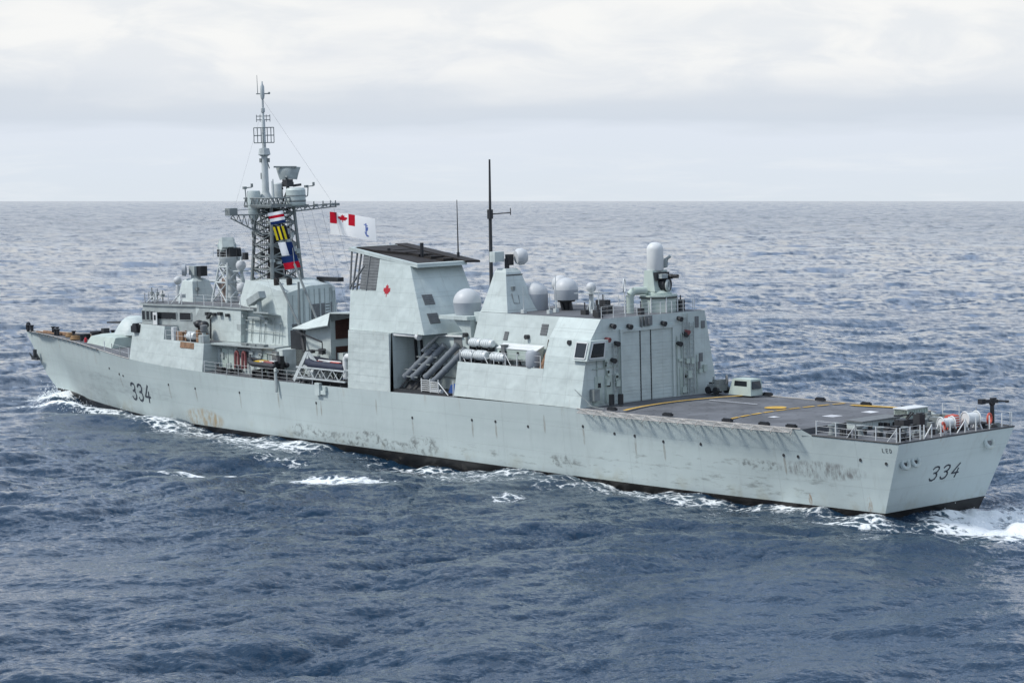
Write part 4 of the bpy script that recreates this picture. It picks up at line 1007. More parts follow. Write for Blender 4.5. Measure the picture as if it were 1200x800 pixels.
m = MB(); m.path([(cx+.6, cy+2.6, 13.75), (cx+.6, cy+2.6, 15.2), (cx+.5, cy+2.3, 15.5), (cx+.2, cy+1.2, 15.5)], .32, 12); m.build('vent_trunk', M['green'], cb)
m = MB(); m.torus((cx+.8, cy+3.0, 16.0), .55, .05, (1, .8, 0), 20, 6); m.tube((cx+.8, cy+3.0, 13.75), (cx+.8, cy+3.0, 15.45), .05); m.build('loop_antenna', M['white'], cb)
# ---- hangar roof fittings
m = MB()
def ring4(cx_, cy_, ax, ay, z): return [(cx_-ax, cy_-ay, z), (cx_+ax, cy_-ay, z), (cx_+ax, cy_+ay, z), (cx_-ax, cy_+ay, z)]
m.loft([ring4(44.2, 3.55, 1.75, 1.62, 13.76), ring4(44.35, 3.45, 1.15, 1.15, 15.6), ring4(44.45, 3.4, .75, .8, 17.0), ring4(44.5, 3.4, .55, .6, 17.3)])
pyl = m.build('director_pylon', M['upper'], ship, smooth=.15)
m = MB(); m.box(43.55, 45.25, 2.5, 4.25, 16.75, 16.82); m.build('pylon_band', M['gun'], pyl)
for x0 in (45.0, 44.1):
    m = MB(); m.hexa([(x0, 5.0, 14.1), (x0-.7, 5.0, 14.1), (x0-.7, 4.9, 14.1), (x0, 4.9, 14.1), (x0, 4.78, 15.0), (x0-.7, 4.78, 15.0), (x0-.7, 4.6, 15.0), (x0, 4.6, 15.0)]); m.build('pylon_vent', M['louvre'], pyl)
m = MB(); m.path([(43.0, 4.2, 15.3), (42.75, 4.2, 14.5), (42.75, 3.6, 14.45), (43.0, 3.5, 15.1)], .04, 8); m.cbox((43.2, 3.9, 15.7), (.25, .3, .3)); m.scatter('pylon_fitting', M['mast'], pyl)
m = MB(); m.tube((44.5, 3.4, 17.3), (44.5, 3.4, 18.1), .2); m.cbox((44.4, 3.2, 18.0), (.5, .5, .9)); yk = m.build('director_yoke', M['gun'], pyl)
m = MB(); m.lathe([(0, -.15), (.55, -.1), (.7, .15), (.7, .5), (.5, .8), (0, .95)], (43.95, 2.75, 18.2), (-.3, -.9, .1), 20); m.build('director_dish', M['radome'], yk)
m = MB(); m.box(44.6, 45.3, 3.6, 4.6, 17.85, 18.7); m.build('director_box', M['upper'], yk)
radome((43.3, 1.35, 13.75), 1.02, 1.35, hang, 1.0, topm='radome', lowm='radgrey')
m = MB()
for a in range(4): m.tube((40.9+.5*math.cos(a*1.57), .5*math.sin(a*1.57), 13.75), (41.1+.5*math.cos(a*1.57), .5*math.sin(a*1.57), 14.5), .12)
m.tube((41, 0, 13.75), (41, 0, 14.6), .35); m.lathe([(.75, 14.45), (.75, 14.6), (.6, 14.6)], (41, 0, 0), n=16); st = m.build('satcom_stand', M['gun'], hang)
radome((41, 0, 14.6), 1.0, .85, st, 1.0, topm='radome', lowm='radgrey')
m = MB(); m.sphere((44.0, -2.0, 15.7), .75, 16, 9, 1.0); m.tube((44.0, -2.0, 13.75), (44.0, -2.0, 15), .3); m.build('radome', M['radome'], st)
m = MB(); m.tube((37.9, 0, 13.75), (37.9, 0, 15.2), .2); m.lathe([(.6, 15.2), (.6, 15.27), (0, 15.27)], (37.9, 0, 0), n=14)
for a in range(3): m.tube((37.9+.6*math.cos(a*2.1), .6*math.sin(a*2.1), 13.75), (37.9, 0, 14.8), .06)
m.bar((39.0, .9, 15.25), (36.8, -.9, 15.25), .07); ss = m.build('satcom_stand', M['mastlt'], hang)
m = MB(); m.sphere((37.9, 0, 15.72), .42, 16, 9); m.build('radome', M['radome'], ss)
m = MB(); m.tube((51.0, -.2, 11.7), (50.9, -.2, 21.5), .19, .14); m.tube((50.9, -.2, 21.5), (50.8, -.2, 26.3), .12, .08); m.tube((50.9, -.2, 21.6), (49.6, -1.4, 21.7), .05); m.tube((49.6, -1.4, 21.5), (49.6, -1.4, 22.1), .04); m.tube((50.9, -.2, 21.2), (50.9, -.2, 22.0), .26)
m.build('pole_mast', M['dark'], ship)
m = MB()
for x, y, z, sx, sy, sz in ((34.6, 1.2, 14.1, .7, .6, .7), (34.0, 2.4, 14.0, .5, .5, .5), (33.2, 3.6, 14.0, .5, .6, .6), (35.6, 2.8, 13.95, .6, .4, .4), (32.2, 4.4, 14.0, .5, .5, .5), (39.8, -3.0, 14.1, 1.2, .6, .7), (32.2, -4.6, 14.2, .5, .5, .9), (31.8, .2, 14.0, .4, .4, .5)):
    m.cbox((x, y, z), (sx, sy, sz)); m.tube((x, y, z), (x, y, z+.8), .05)
m.scatter('roof_fitting', M['dark'], hang)
for x, y, h in ((41.3, 4.4, 2.2), (39.8, 2.2, 3.0), (36.1, 1.4, 2.2), (34.8, 2.0, 2.0), (34.2, -4.6, 2.0), (39.0, 3.6, 1.7)):
    m = MB(); m.tube((x, y, 13.75), (x, y, 13.75+h), .05, .025, 6); m.cbox((x, y, 13.9), (.35, .35, .3)); m.build('whip_antenna', M['mastlt'], hang)

# ------------------------------------------------------------------ main mast
mast = lattice('mast', (83.3, 0), (83.3, 0), 14.9, 22.2, 1.75, 1.3, .19, .065, [0, .17, .34, .49, .64, .78, .9, 1], M['mast'], ship)
m = MB()
for k in range(10):
    a = random.random()*6.28; r = .4+random.random()*.6; m.tube((83.3+r*math.cos(a), r*math.sin(a), 14.9), (83.3+r*.7*math.cos(a+.3), r*.7*math.sin(a+.3), 22), .06)
m.box(83.0, 83.7, -.35, .35, 14.9, 22.2)
for k in range(16): m.cbox((83.3+random.uniform(-1.2, 1.2), random.uniform(-1.2, 1.2), random.choice([15.2, 15.4, 19.2, 19.6, 20.4, 21.0, 21.5])), (.5, .5, .45))
m.build('cable_trunk', M['dark'], mast)
m = MB(); m.box(81.0, 85.6, -2.0, 2.0, 22.1, 22.22)
for s in (1, -1):
    for z in (22.3, 23.0): m.tube((81.0, s*2.0, z), (85.6, s*2.0, z), .07); m.tube((81.0 if s < 0 else 85.6, -2, z), (81.0 if s < 0 else 85.6, 2, z), .07)
    for k in range(8):
        x = 81.0+k*.575; m.tube((x, s*2.0, 22.25), (x+.29, s*2.0, 23.0), .05); m.tube((x+.29, s*2.0, 23.0), (x+.575, s*2.0, 22.25), .05)
        y = -2+k*.5; xx = 81.0 if s < 0 else 85.6; m.tube((xx, y, 22.25), (xx, y+.25, 23.0), .05); m.tube((xx, y+.25, 23.0), (xx, y+.5, 22.25), .05)
top = m.build('mast_platform', M['mast'], mast)
m = MB()
for k in range(34):
    z = random.uniform(15.2, 21.8); a = 1.75+(1.3-1.75)*(z-14.9)/7.3; s1, s2 = random.choice((-1, 1)), random.choice((-1, 1)); o_ = random.uniform(.05, .4)
    m.cbox((83.3+s1*(a+o_*.3), s2*(a+random.uniform(-1.2, .2)), z), (random.uniform(.15, .5), random.uniform(.15, .5), random.uniform(.2, .6)))
m.scatter('mast_fitting', M['fit'], mast)
m = MB()
for k in range(9): z = 15.0+k*.8; m.path([(84.2, 1.5-k*.02, z), (84.5, 1.9, z+.3), (84.9, 1.6, z+.8)], .04, 5)
for s1 in (-1, 1):
    for k in range(4): m.tube((83.3+s1*(.3+.25*k), -1.45, 15), (83.3+s1*(.25+.2*k), -1.2, 22.1), .035, n=5); m.tube((84.6, s1*(.3+.25*k), 15), (84.4, s1*(.25+.2*k), 22.1), .035, n=5)
m.build('cable_run', M['dark'], mast)
m = MB(); m.lathe([(.8, 22.2), (.95, 22.4), (.95, 23.7), (.8, 23.9), (0, 23.95)], (81.3, -1.1, 0), n=18); m.build('sensor_drum', M['paint'], top)
m = MB(); m.lathe([(.96, 22.55), (.98, 22.6), (.98, 22.7), (.96, 22.75)], (81.3, -1.1, 0), n=18); m.lathe([(.96, 23.1), (.98, 23.12), (.98, 23.2), (.96, 23.22)], (81.3, -1.1, 0), n=18); m.build('drum_band', M['mast'], top)
m = MB(); m.lathe([(.2, 20.8), (.55, 21.4), (.62, 22.2), (.66, 23.5), (.58, 23.7), (0, 23.75)], (84.7, 1.45, 0), n=14); m.build('sensor_drum', M['paint'], top)
m = MB(); m.lathe([(.45, 22.9), (.42, 24.3), (.3, 24.4), (0, 24.4)], (82.9, -.2, 0), n=14); m.tube((82.6, .6, 22.9), (82.6, .6, 24.8), .12, .05); m.tube((83.3, .2, 22.9), (83.3, .2, 24.6), .1); m.build('sensor_post', M['mastlt'], top)
m = MB(); m.lathe([(.7, 22.9), (.42, 23.4), (.36, 23.6), (.30, 27.1)], (84.5, .2, 0), n=14); m.lathe([(.36, 27.0), (.62, 27.15), (.5, 27.75), (.2, 27.8)], (84.5, .2, 0), n=10); m.lathe([(.2, 27.7), (.18, 30.4), (.12, 30.6), (.1, 32.6)], (84.5, .2, 0), n=10)
m.lathe([(.16, 32.5), (.22, 32.8), (.2, 33.7), (.1, 33.9), (.05, 34.2)], (84.5, .2, 0), n=10); m.lathe([(.15, 31.2), (.2, 31.25), (.2, 31.6), (.15, 31.65)], (84.5, .2, 0), n=10)
tm = m.build('topmast', M['mastlt'], mast)
m = MB(); rt = Vector((-.643, -.766, 0))
def off(u, z, d=0): return Vector((84.5, .2, z))+rt*u+Vector((-.77, .64, 0))*d
for u in (-.95, -.6, -.25, .35, .7, .98):
    m.tube(off(u, 28.3), off(u, 29.75), .045, n=5)
for z in (28.3, 29.0, 29.75): m.tube(off(-.95, z), off(.98, z), .05, n=5)
for d in (-.6, .6):
    for z in (28.3, 29.75): m.tube(off(-.95, z), off(0, z, d), .035, n=5); m.tube(off(.98, z), off(0, z, d), .035, n=5)
    m.tube(off(0, 28.3, d), off(0, 29.75, d), .04, n=5)
for z in (30.5, 30.85): m.tube(off(-.65, z), off(.65, z), .04, n=5)
for u in (-.65, -.3, .3, .65): m.tube(off(u, 30.3), off(u, 31.0), .035, n=5)
m.tube(off(-.6, 33.0), off(.65, 33.0), .06, n=6); m.sphere(off(.65, 33.05), .12, 8, 5); m.tube(off(-.45, 33.0), off(-.48, 34.8), .04, .02, 5)
m.cbox(off(-.3, 26.6), (.3, .3, .4)); m.cbox(off(.3, 26.6), (.3, .3, .4)); m.cbox(off(-.3, 25.1), (.2, .2, .6)); m.tube(off(.25, 26.5), off(.45, 25.8), .05)
m.build('antenna_array', M['mast'], tm)
# rotating search radar
m = MB(); m.tube((82.3, -.9, 22.2), (82.3, -.9, 24.1), .22, .16)
for a in range(4): m.tube((82.3+.7*math.cos(a*1.57+.5), -.9+.7*math.sin(a*1.57+.5), 22.3), (82.3, -.9, 23.9), .08)
m.cbox((82.3, -.9, 24.25), (.9, .8, .45)); m.tube((82.0, -1.3, 24.1), (81.6, -2.0, 24.2), .12); m.tube((82.5, -.5, 23.9), (82.9, .1, 23.7), .12); m.cbox((82.3, -.9, 24.6), (.8, .7, .25))
rb = m.build('search_radar', M['dark'], mast)
m = MB(); ida, idb = [], []
dn = Vector((-.62, .76, .22)).normalized()
for i in range(15):
    u = -1.18+2.36*i/14; ra = []; rb_ = []
    for j in range(9):
        v = j/8; wdt = .70+.30*v; zz = 24.75+1.2*v
        p = Vector((82.3, -.9, zz))+rt*u*wdt-dn*(.55*u*u*.5+.35*(v-.4)**2)+dn*.15
        ra.append(m.pt(p)); rb_.append(m.pt(p-dn*.06))
    ida.append(ra); idb.append(rb_)
for i in range(14):
    for j in range(8):
        m.face((ida[i][j], ida[i+1][j], ida[i+1][j+1], ida[i][j+1])); m.face((idb[i][j], idb[i][j+1], idb[i+1][j+1], idb[i+1][j]))
for i in range(14):
    m.face((ida[i][0], idb[i][0], idb[i+1][0], ida[i+1][0])); m.face((ida[i][8], ida[i+1][8], idb[i+1][8], idb[i][8]))
for j in range(8):
    m.face((ida[0][j], ida[0][j+1], idb[0][j+1], idb[0][j])); m.face((ida[14][j], idb[14][j], idb[14][j+1], ida[14][j+1]))
m.build('radar_reflector', M['fit'], rb, smooth=.9)
m = MB(); m.bar(Vector((82.3, -.9, 25.95))+rt*-1.3, Vector((82.3, -.9, 25.9))+rt*.9, .16); m.bar((82.3, -.9, 24.6), Vector((82.3, -.9, 24.9))+dn*.5, .2); m.build('radar_feed', M['mast'], rb)
# yards
m = MB()
def yard(y0, y1, z0, z1, drop):
    a, b, c = Vector((83.3, y0, z0)), Vector((83.3, y1, z1)), Vector((83.3, y0, z0-drop)); m.tube(a, b, .09, .07, 6); m.tube(c, b+Vector((0, 0, -.3)), .08, .06, 6)
    for k in range(6):
        t, t2 = k/6, (k+.6)/6; p = c.lerp(b+Vector((0, 0, -.3)), t); m.tube(p, a.lerp(b, t2), .045, n=5); m.tube(a.lerp(b, t2), c.lerp(b+Vector((0, 0, -.3)), min(1, t2+.06)), .04, n=5)
yard(1.3, 5.1, 21.4, 21.5, 2.0); yard(-1.3, -7.3, 21.9, 22.2, .35)
m.cbox((83.3, 5.0, 21.8), (.8, .9, .7)); m.tube((83.3, 1.5, 22.0), (83.3, 6.0, 21.9), .03)
for y in (-3.5, -4.6, -5.7, -6.6, -7.2): m.tube((83.3, y, 21.8), (83.3, y, 22.5), .06); m.cbox((83.3, y-.2, 22.1), (.3, .4, .25))
m.build('signal_yard', M['mast'], mast)
for s, u in ((1, -2.75), (-1, 3.2)):
    m = MB(); c = Vector((83.3, 0, 0)); P = [c+rt*u*.68+Vector((0, 0, 22.7)), c+rt*u+Vector((0, 0, 23.0 if u < 0 else 23.1)), c+rt*u*1.02+Vector((0, 0, 23.9)), c+rt*(u-.1)+Vector((0, 0, 24.0)), c+rt*(u+.6)+Vector((0, 0, 24.05))]
    m.path(P, .06, 6); m.tube(P[-1], P[-1]+Vector((0, 0, .35)), .12); m.cbox(P[3], (.3, .3, .25)); m.build('wind_sensor', M['mast'], mast)
# raking struts from the mast to the deck behind
m = MB()
m.tube((76.7, 4.2, 15.2), (73.9, 3.9, 10.9), .10, n=8); m.tube((76.7, 4.2, 15.2), (77.4, 3.3, 14.5), .10, n=8); m.tube((76.1, 2.9, 16.9), (72.7, 2.6, 11.1), .11, n=8); m.tube((76.1, 2.9, 16.9), (82.2, -.9, 21.0), .03, n=5); m.tube((74.8, 3.4, 15.3), (74.8, 3.4, 10.6), .11)
m.build('mast_strut', M['mast'], mast)
m = MB()
for y in (-3.0, -4.2, -5.4, -6.9): m.tube((83.2, y, 21.8), (77.5-y*.2, y*1.02, 9.5), .012, n=4)
for a, b in (((83.3, 4.6, 21.6), (77.8, 3.2, 14.6)), ((84.4, .2, 32.4), (83.3, -6.9, 22.2)), ((84.4, .2, 31.9), (83.3, 4.8, 21.7)), ((83.3, 3.4, 21.4), (76.5, 4.6, 12.6))): m.tube(a, b, .008, n=4)
m.scatter('halyard', M['wire'], mast)

# ------------------------------------------------------------------ foredeck
m = MB(); m.loft([[(115.0, 3.2, 7.5), (108.4, 3.9, 7.4), (108.4, -3.9, 7.4), (115.0, -3.2, 7.5)], [(114.6, 2.8, 8.35), (108.5, 3.4, 8.45), (108.5, -3.4, 8.45), (114.6, -2.8, 8.35)], [(113.6, 2.0, 8.6), (109, 2.4, 8.7), (109, -2.4, 8.7), (113.6, -2.0, 8.6)]])
m.build('gun_base', M['green'], ship, smooth=.5)
m = MB(); m.lathe([(2.2, 8.6), (2.05, 9.0), (1.75, 9.5), (1.38, 10.0), (.98, 10.36), (.5, 10.52), (0, 10.54)], (109.9, .2, 0), n=28); gt = m.build('gun_turret', M['upper'], ship, smooth=.7)
m = MB(); m.tube((111.3, .2, 9.8), (115.6, .2, 9.6), .15, .08); m.build('gun_barrel', M['gun'], gt)
for x, y in ((133.0, .35), (132.2, .3), (128.4, -.3), (127.6, -.35), (121.5, 1.0), (117.0, 2.6), (125.6, 1.0), (124.9, 1.05), (119.0, -2.4), (118.3, -2.5)):
    m = MB(); z = f_zd(x); m.lathe([(.17, z), (.17, z+.6), (.26, z+.65), (.26, z+.75), (0, z+.78)], (x, y, 0), n=10); m.build('mooring_bollard', M['gun'], ship, (x, y, z))
m = MB(); m.torus((133.6, 0, 8.35), .42, .13, (.8, .6, 0), 20, 8); m.build('bow_fairlead', M['gun'], ship)
m = MB(); m.lathe([(.6, 7.6), (.5, 8.3), (.65, 8.4), (.65, 8.6), (0, 8.65)], (117.4, .6, 0), n=16); m.box(118.2, 119.8, .8, 1.9, 7.7, 8.3); m.box(116.2, 116.8, -.4, .3, 7.65, 8.9); m.lathe([(.4, 7.6), (.35, 8.6), (0, 8.7)], (114.9, -1.6, 0), n=12); m.scatter('anchor_windlass', M['dark'], ship)
m = MB(); m.path([(130.8, .5, 7.93), (124, .7, 7.9), (118.2, .8, 7.85)], .10, 6); m.path([(130.8, -.4, 7.93), (124, -.6, 7.9), (118.2, -.4, 7.85)], .10, 6); m.build('anchor_chain', M['rust'], ship)
def rope_coil(x, y, z, r):
    m = MB()
    for k in range(4): m.torus((x, y, z+.07+.1*k), r-.05*k, .09, (0, 0, 1), 22, 6)
    return m
# ------------------------------------------------------------------ quarterdeck fittings
m = MB(); m.box(6.7, 8.15, -1.7, 2.4, 6.62, 7.2)
for k in range(5): m.box(6.66, 6.7, -1.5+k*.9, -1.4+k*.9, 6.65, 7.18)
hb_ = m.build('towed_sonar_housing', M['upper'], ship)
m = MB(); m.box(6.5, 8.2, -1.85, 2.6, 7.2, 7.28); m.build('housing_lid', M['louvre'], hb_)
m = MB(); m.cbox((4.0, -.6, 7.15), (.6, .6, 1.1)); m.cbox((5.6, -.9, 6.9), (.9, 1.2, .6)); m.tube((5.4, -.8, 7.1), (5.0, -1.2, 7.7), .06); m.tube((5.8, -1.2, 7.1), (5.4, -1.4, 7.7), .06); m.tube((5.8, .0, 7.5), (5.2, -1.6, 7.5), .06); m.box(3.8, 4.1, -.8, -.4, 7.7, 7.8); m.scatter('winch_frame', M['dark'], ship)
for x, y, r, h in ((6.7, 5.6, .28, .7), (5.0, 4.6, .34, .7), (7.4, 4.4, .25, .7), (3.6, 4.0, .3, .65), (2.6, 2.6, .28, .6)):
    m = MB(); m.lathe([(r, 6.62), (r*.7, 6.8), (r*.6, 6.62+h*.75), (r, 6.62+h*.85), (r, 6.62+h), (0, 6.62+h)], (x, y, 0), n=16); m.build('capstan', M['mast'], ship, (x, y, 6.6))
m = MB()
for k in range(34): x, y = random.uniform(.8, 7.2), random.uniform(-5.2, 5.6); m.cbox((x, y, 6.62+.15), (random.uniform(.15, .7), random.uniform(.15, .5), random.uniform(.15, .55)))
for x, y in ((.9, 5.2), (.9, 4.8), (4.3, 5.8), (4.9, 5.8)): m.tube((x, y, 6.6), (x, y, 7.1), .15, n=10)
m.scatter('deck_fitting', M['dark'], ship)
m = MB()
for y in (5.4, 4.9): m.path([(.7, y, 6.6), (.6, y-.05, 6.9), (.6, y-.3, 6.9)], .07)
m.build('deck_chock', M['gun'], ship)
m = MB()
for k in range(26): x, y = random.uniform(4.2, 8.0), random.uniform(-5.8, -1.9); m.cbox((x, y, 6.62+.2), (random.uniform(.2, .7), random.uniform(.2, .6), random.uniform(.2, .75)))
for k in range(14): x, y = random.uniform(.5, 2.2), random.uniform(-5.6, 3.6); m.cbox((x, y, 6.75), (random.uniform(.2, .5), random.uniform(.2, .6), random.uniform(.2, .45)))
m.scatter('deck_fitting', M['mast'], ship)
m = MB()
for y in (3.4, 2.6, 1.6, .6, -1.0, -2.2, -3.7): m.tube((.2, y, 6.6), (.2, y, 7.6), .045)
for y, y2 in ((1.6, .9), (-1.0, -.3), (2.6, 3.2)): m.tube((.2, y, 7.5), (.35, y2, 6.65), .04)
m.build('stanchion_row', M['white'], ship)
# landing-officer cab on the starboard deck edge
m = MB(); m.hexa([(28.2, -7.3, 7.07), (25.7, -7.3, 7.07), (25.7, -5.9, 7.07), (28.2, -5.9, 7.07), (27.9, -7.3, 8.35), (25.9, -7.3, 8.35), (25.9, -6.1, 8.35), (27.9, -6.1, 8.35)])
lso = m.build('landing_officer_cab', M['green'], flight_deck)
m = MB(); m.hexa([(27.7, -6.05, 7.55), (26.2, -6.05, 7.55), (26.2, -6.0, 7.55), (27.7, -6.0, 7.55), (27.6, -6.08, 8.2), (26.3, -6.08, 8.2), (26.3, -6.03, 8.2), (27.6, -6.03, 8.2)]); m.build('cab_window', M['glass'], lso)
m = MB(); m.hexa([(25.66, -7.1, 7.6), (25.68, -6.1, 7.6), (25.75, -6.1, 7.6), (25.75, -7.1, 7.6), (25.82, -7.1, 8.2), (25.82, -6.2, 8.2), (25.9, -6.2, 8.2), (25.9, -7.1, 8.2)]); m.build('cab_window', M['glass'], lso)

# ================================================================== things that stand, hang or lie on the ship
def canister_mesh(L_, r, bands=4):
    m = MB(); m.lathe([(0, -L_/2), (r*.75, -L_/2+.02), (r, -L_/2+.22), (r, L_/2-.22), (r*.75, L_/2-.02), (0, L_/2)], (0, 0, 0), (1, 0, 0), 18)
    for k in range(bands): x = -L_/2+.35+k*(L_-.7)/(bands-1); m.lathe([(r, x-.04), (r+.035, x-.03), (r+.035, x+.03), (r, x+.04)], (0, 0, 0), (1, 0, 0), 18)
    return m
def raft(p, L_, r, label, first=[None], rz=0.0, grp='life raft canisters by the hangar'):
    t = thing('life_raft_canister', p, label, 'life raft', grp, rz)
    canister_mesh(L_, r).build('casing', M['raft'], t)
    m = MB()
    for x in (-L_*.3, L_*.3): m.box(x-.06, x+.06, -r*.9, r*.9, -r-.28, -r*.75); m.tube((x, -r*.8, -r-.2), (x, -r*.9, 0), .04)
    m.scatter('cradle', M['gun'], t); return t
yr, zc = 6.82, zr+.62
raft((45.55, yr, zc), 1.5, .40, 'white life raft canister in the front row, nearest the funnel end of the raft deck')
raft((43.95, yr, zc), 1.5, .40, 'white life raft canister in the front row, second from the funnel end')
raft((41.75, yr, zc-.02), 1.75, .38, 'white life raft canister standing alone in front of the long pale casing')
raft((45.3, 6.28, zc+.95), 1.45, .36, 'white life raft canister in the upper rear row, nearest the funnel end')
raft((43.75, 6.28, zc+.95), 1.45, .36, 'white life raft canister in the upper rear row, beside the dark post')
raft((88.4, 6.75, 9.86), 1.5, .42, 'single white life raft canister on the open bridge wing platform', grp='life raft canisters on the bridge wing')
t = thing('stores_casing', (39.6, 6.3, zr+.95), 'long pale grey-green rounded casing behind the rails of the raft deck', 'storage casing')
m = MB(); m.loft([[(-2.6, -.1, -.45), (-2.6, .45, -.45), (-2.6, .5, .3), (-2.6, .2, .55), (-2.6, -.3, .6)], [(2.3, -.1, -.45), (2.3, .45, -.45), (2.3, .5, .3), (2.3, .2, .55), (2.3, -.3, .6)]]); m.build('casing', M['green'], t)
m = MB(); m.hexa([(-2.65, .52, .34), (2.4, .52, .34), (2.4, -.3, .66), (-2.65, -.3, .66), (-2.65, .55, .4), (2.4, .55, .4), (2.4, -.28, .74), (-2.65, -.28, .74)]); m.build('lid', M['white'], t)
m = MB()
for x in (-1.4, -.3, 1.2, 1.9): m.cbox((x, .5, .1), (.16, .16, .16)); m.bar((x, .3, -.9), (x, .4, -.4), .14)
m.scatter('fitting', M['gun'], t)
t = thing('storage_drum', (37.5, 6.75, zr+.02), 'dark grey upright drum at the after end of the raft deck', 'drum')
m = MB(); m.lathe([(0, 0), (.55, 0), (.62, .15), (.62, 1.1), (.5, 1.3), (0, 1.38)], (0, 0, 0), n=20); m.build('casing', M['radgrey'], t)
t = thing('storage_locker', (41.05, 6.75, zr+.02), 'narrow dark grey locker standing between the rafts and the long casing', 'locker')
m = MB(); m.box(-.22, .22, -.2, .2, 0, 1.55); m.box(-.26, .26, -.24, .24, 1.55, 1.62); m.build('cabinet', M['louvre'], t)
m = MB(); m.box(-.05, .05, .2, .24, .7, .95); m.build('handle', M['dark'], t)

# inflatable boats
def inflatable(t, L_, W_, r, tube_m, trim, hull_m):
    m = MB(); n = 9; P = [(-L_/2, W_/2, 0), (L_*.2, W_/2, .05), (L_*.38, W_*.3, .18), (L_*.5, 0, .35), (L_*.38, -W_*.3, .18), (L_*.2, -W_/2, .05), (-L_/2, -W_/2, 0)]
    m.path(P, r, 12)
    for p in P: m.sphere(p, r, 12, 7)
    m.build('buoyancy_tube', tube_m, t)
    m = MB(); m.loft([[(-L_/2+.1, W_/2-.1, -.1), (L_*.3, W_*.35, 0), (L_*.3, -W_*.35, 0), (-L_/2+.1, -W_/2+.1, -.1)], [(-L_/2+.1, .2, -.6), (L_*.36, .08, -.25), (L_*.36, -.08, -.25), (-L_/2+.1, -.2, -.6)]]); m.build('bottom', hull_m, t)
    m = MB(); m.box(-L_/2+.05, -L_/2+.18, -W_/2+.2, W_/2-.2, -.2, .4); m.build('transom', hull_m, t)
    m = MB(); m.box(-L_/2-.35, -L_/2+.1, -.22, .22, .2, .9); m.box(-L_/2-.3, -L_/2-.05, -.1, .1, -.7, .3); m.build('outboard_motor', M['gun'], t)
    return t
t = thing('inflatable_boat', (75.4, 7.0, 7.85), 'small black inflatable boat with yellow and red gear, stowed on the side deck', 'boat', rz=0.0)
inflatable(t, 4.9, 1.5, .24, M['blacktube'], None, M['gun'])
m = MB(); m.box(-.6, .9, -.3, .5, .12, .34); m.cbox((.2, .62, .2), (1.3, .25, .2)); m.build('yellow_gear', M['boatyellow'], t)
m = MB(); m.box(-1.7, -.7, -.2, .5, .14, .38); m.tube((-2.1, .55, .25), (-.8, .62, .3), .14); m.build('red_gear', M['hose'], t)
m = MB(); m.box(-1.9, .0, .5, .66, .28, .36); m.box(-2.2, -1.4, .2, .5, .35, .45); m.build('white_gear', M['white'], t)
m = MB()
for x in (-1.6, 1.2): m.box(x-.08, x+.08, -.7, .7, -1.2, -.55); m.bar((x, -.6, -.6), (x, .6, -.6), .12)
m.scatter('cradle', M['dark'], t)
t = thing('rescue_boat', (65.9, 6.35, 8.2), 'large navy blue inflatable rescue boat hanging in the davit beside the funnel', 'boat')
inflatable(t, 6.6, 2.0, .42, M['navy'], None, M['gun'])
m = MB(); m.box(-2.0, .8, -.5, .7, .15, .5); m.build('engine_cover', M['dark'], t)
m = MB(); m.box(-2.6, -1.2, .55, .95, .25, .5); m.box(.2, 1.3, .5, .9, .2, .42); m.build('orange_gear', M['orange'], t)
m = MB(); m.box(-1.0, .1, .7, 1.0, .28, .44); m.tube((1.0, .6, .5), (-2.6, .7, .5), .07); m.build('white_gear', M['white'], t)
# gangway stowed on the rail
t = thing('gangway', (65.0, 8.15, 7.15), 'white lattice gangway stowed along the port rail ahead of the funnel', 'gangway')
m = MB()
for y in (.0, -.75):
    for z in (0, .95): m.bar((3.7, y, z), (-3.7, y, z), .13)
    for k in range(9):
        x = -3.7+k*.925; m.bar((x, y, 0), (x, y, .95), .07)
        if k < 8: m.bar((x, y, 0 if k % 2 else .95), (x+.925, y, .95 if k % 2 else 0), .06)
m.build('side_truss', M['mastlt'], t)
m = MB(); m.box(-3.7, 3.7, -.72, -.03, -.06, .0)
for k in range(20): x = -3.6+k*.38; m.box(x, x+.06, -.7, -.05, .0, .03)
m.build('tread', M['louvre'], t)
t = thing('fire_hose', (82.35, 5.3, 8.35), 'pinkish red fire hose hung in a loop beside the sliding door', 'hose', 'fire hoses on the deckhouse wall')
def hosemesh(t):
    m = MB(); pts = [(.24*math.cos(a)*(1 if a < math.pi else 1), .12, .55*math.sin(a)-.2) for a in [k*math.pi/10 for k in range(-4, 15)]]
    m.path([(-.26, .1, -1.3)]+[(-.24, .1, -.2)]+[(.24*math.cos(math.pi-k*math.pi/8), .1, -.2+.42*math.sin(k*math.pi/8)) for k in range(1, 8)]+[(.24, .1, -.2), (.28, .12, -1.4)], .13, 8); m.build('hose', M['hose'], t)
    m = MB(); m.box(-.32, .32, -.15, .0, .05, .25); m.build('hook', M['dark'], t)
hosemesh(t); t.location = RX @ Vector((81.1, 6.25, 8.5)); 
t2 = copy_tree(t); t2.location = RX @ Vector((79.9, 6.25, 8.5)); t2['label'] = 'pinkish red fire hose hung in a loop, second one aft of the sliding door'
t = thing('hanging_hose', (71.9, 8.15, 7.6), 'grey-green suction hose hanging over the ship side by the rail', 'hose')
m = MB(); m.path([(.4, -.4, -.2), (.2, .0, .1), (0, .12, -.2), (-.1, .14, -1.2), (-.15, .16, -2.0)], .14, 8); m.build('hose', M['fit'], t)
t = thing('grating_rack', (49.0, 7.6, 6.75), 'white slatted rack of gratings at the deck edge beside the missile canisters', 'rack')
m = MB()
for x in (-2.2, -.2, .9, 2.1): m.tube((x, 0, 0), (x, 0, 1.35), .05)
for k in range(6): m.bar((.9, .02, .35+k*.17), (2.1, .02, .35+k*.17), .06); m.bar((-.2, .02, .3+k*.16), (.85, .02, .3+k*.16), .06)
m.tube((-.2, 0, 1.1), (-1.5, 0, .1), .045); m.build('slat', M['white'], t)
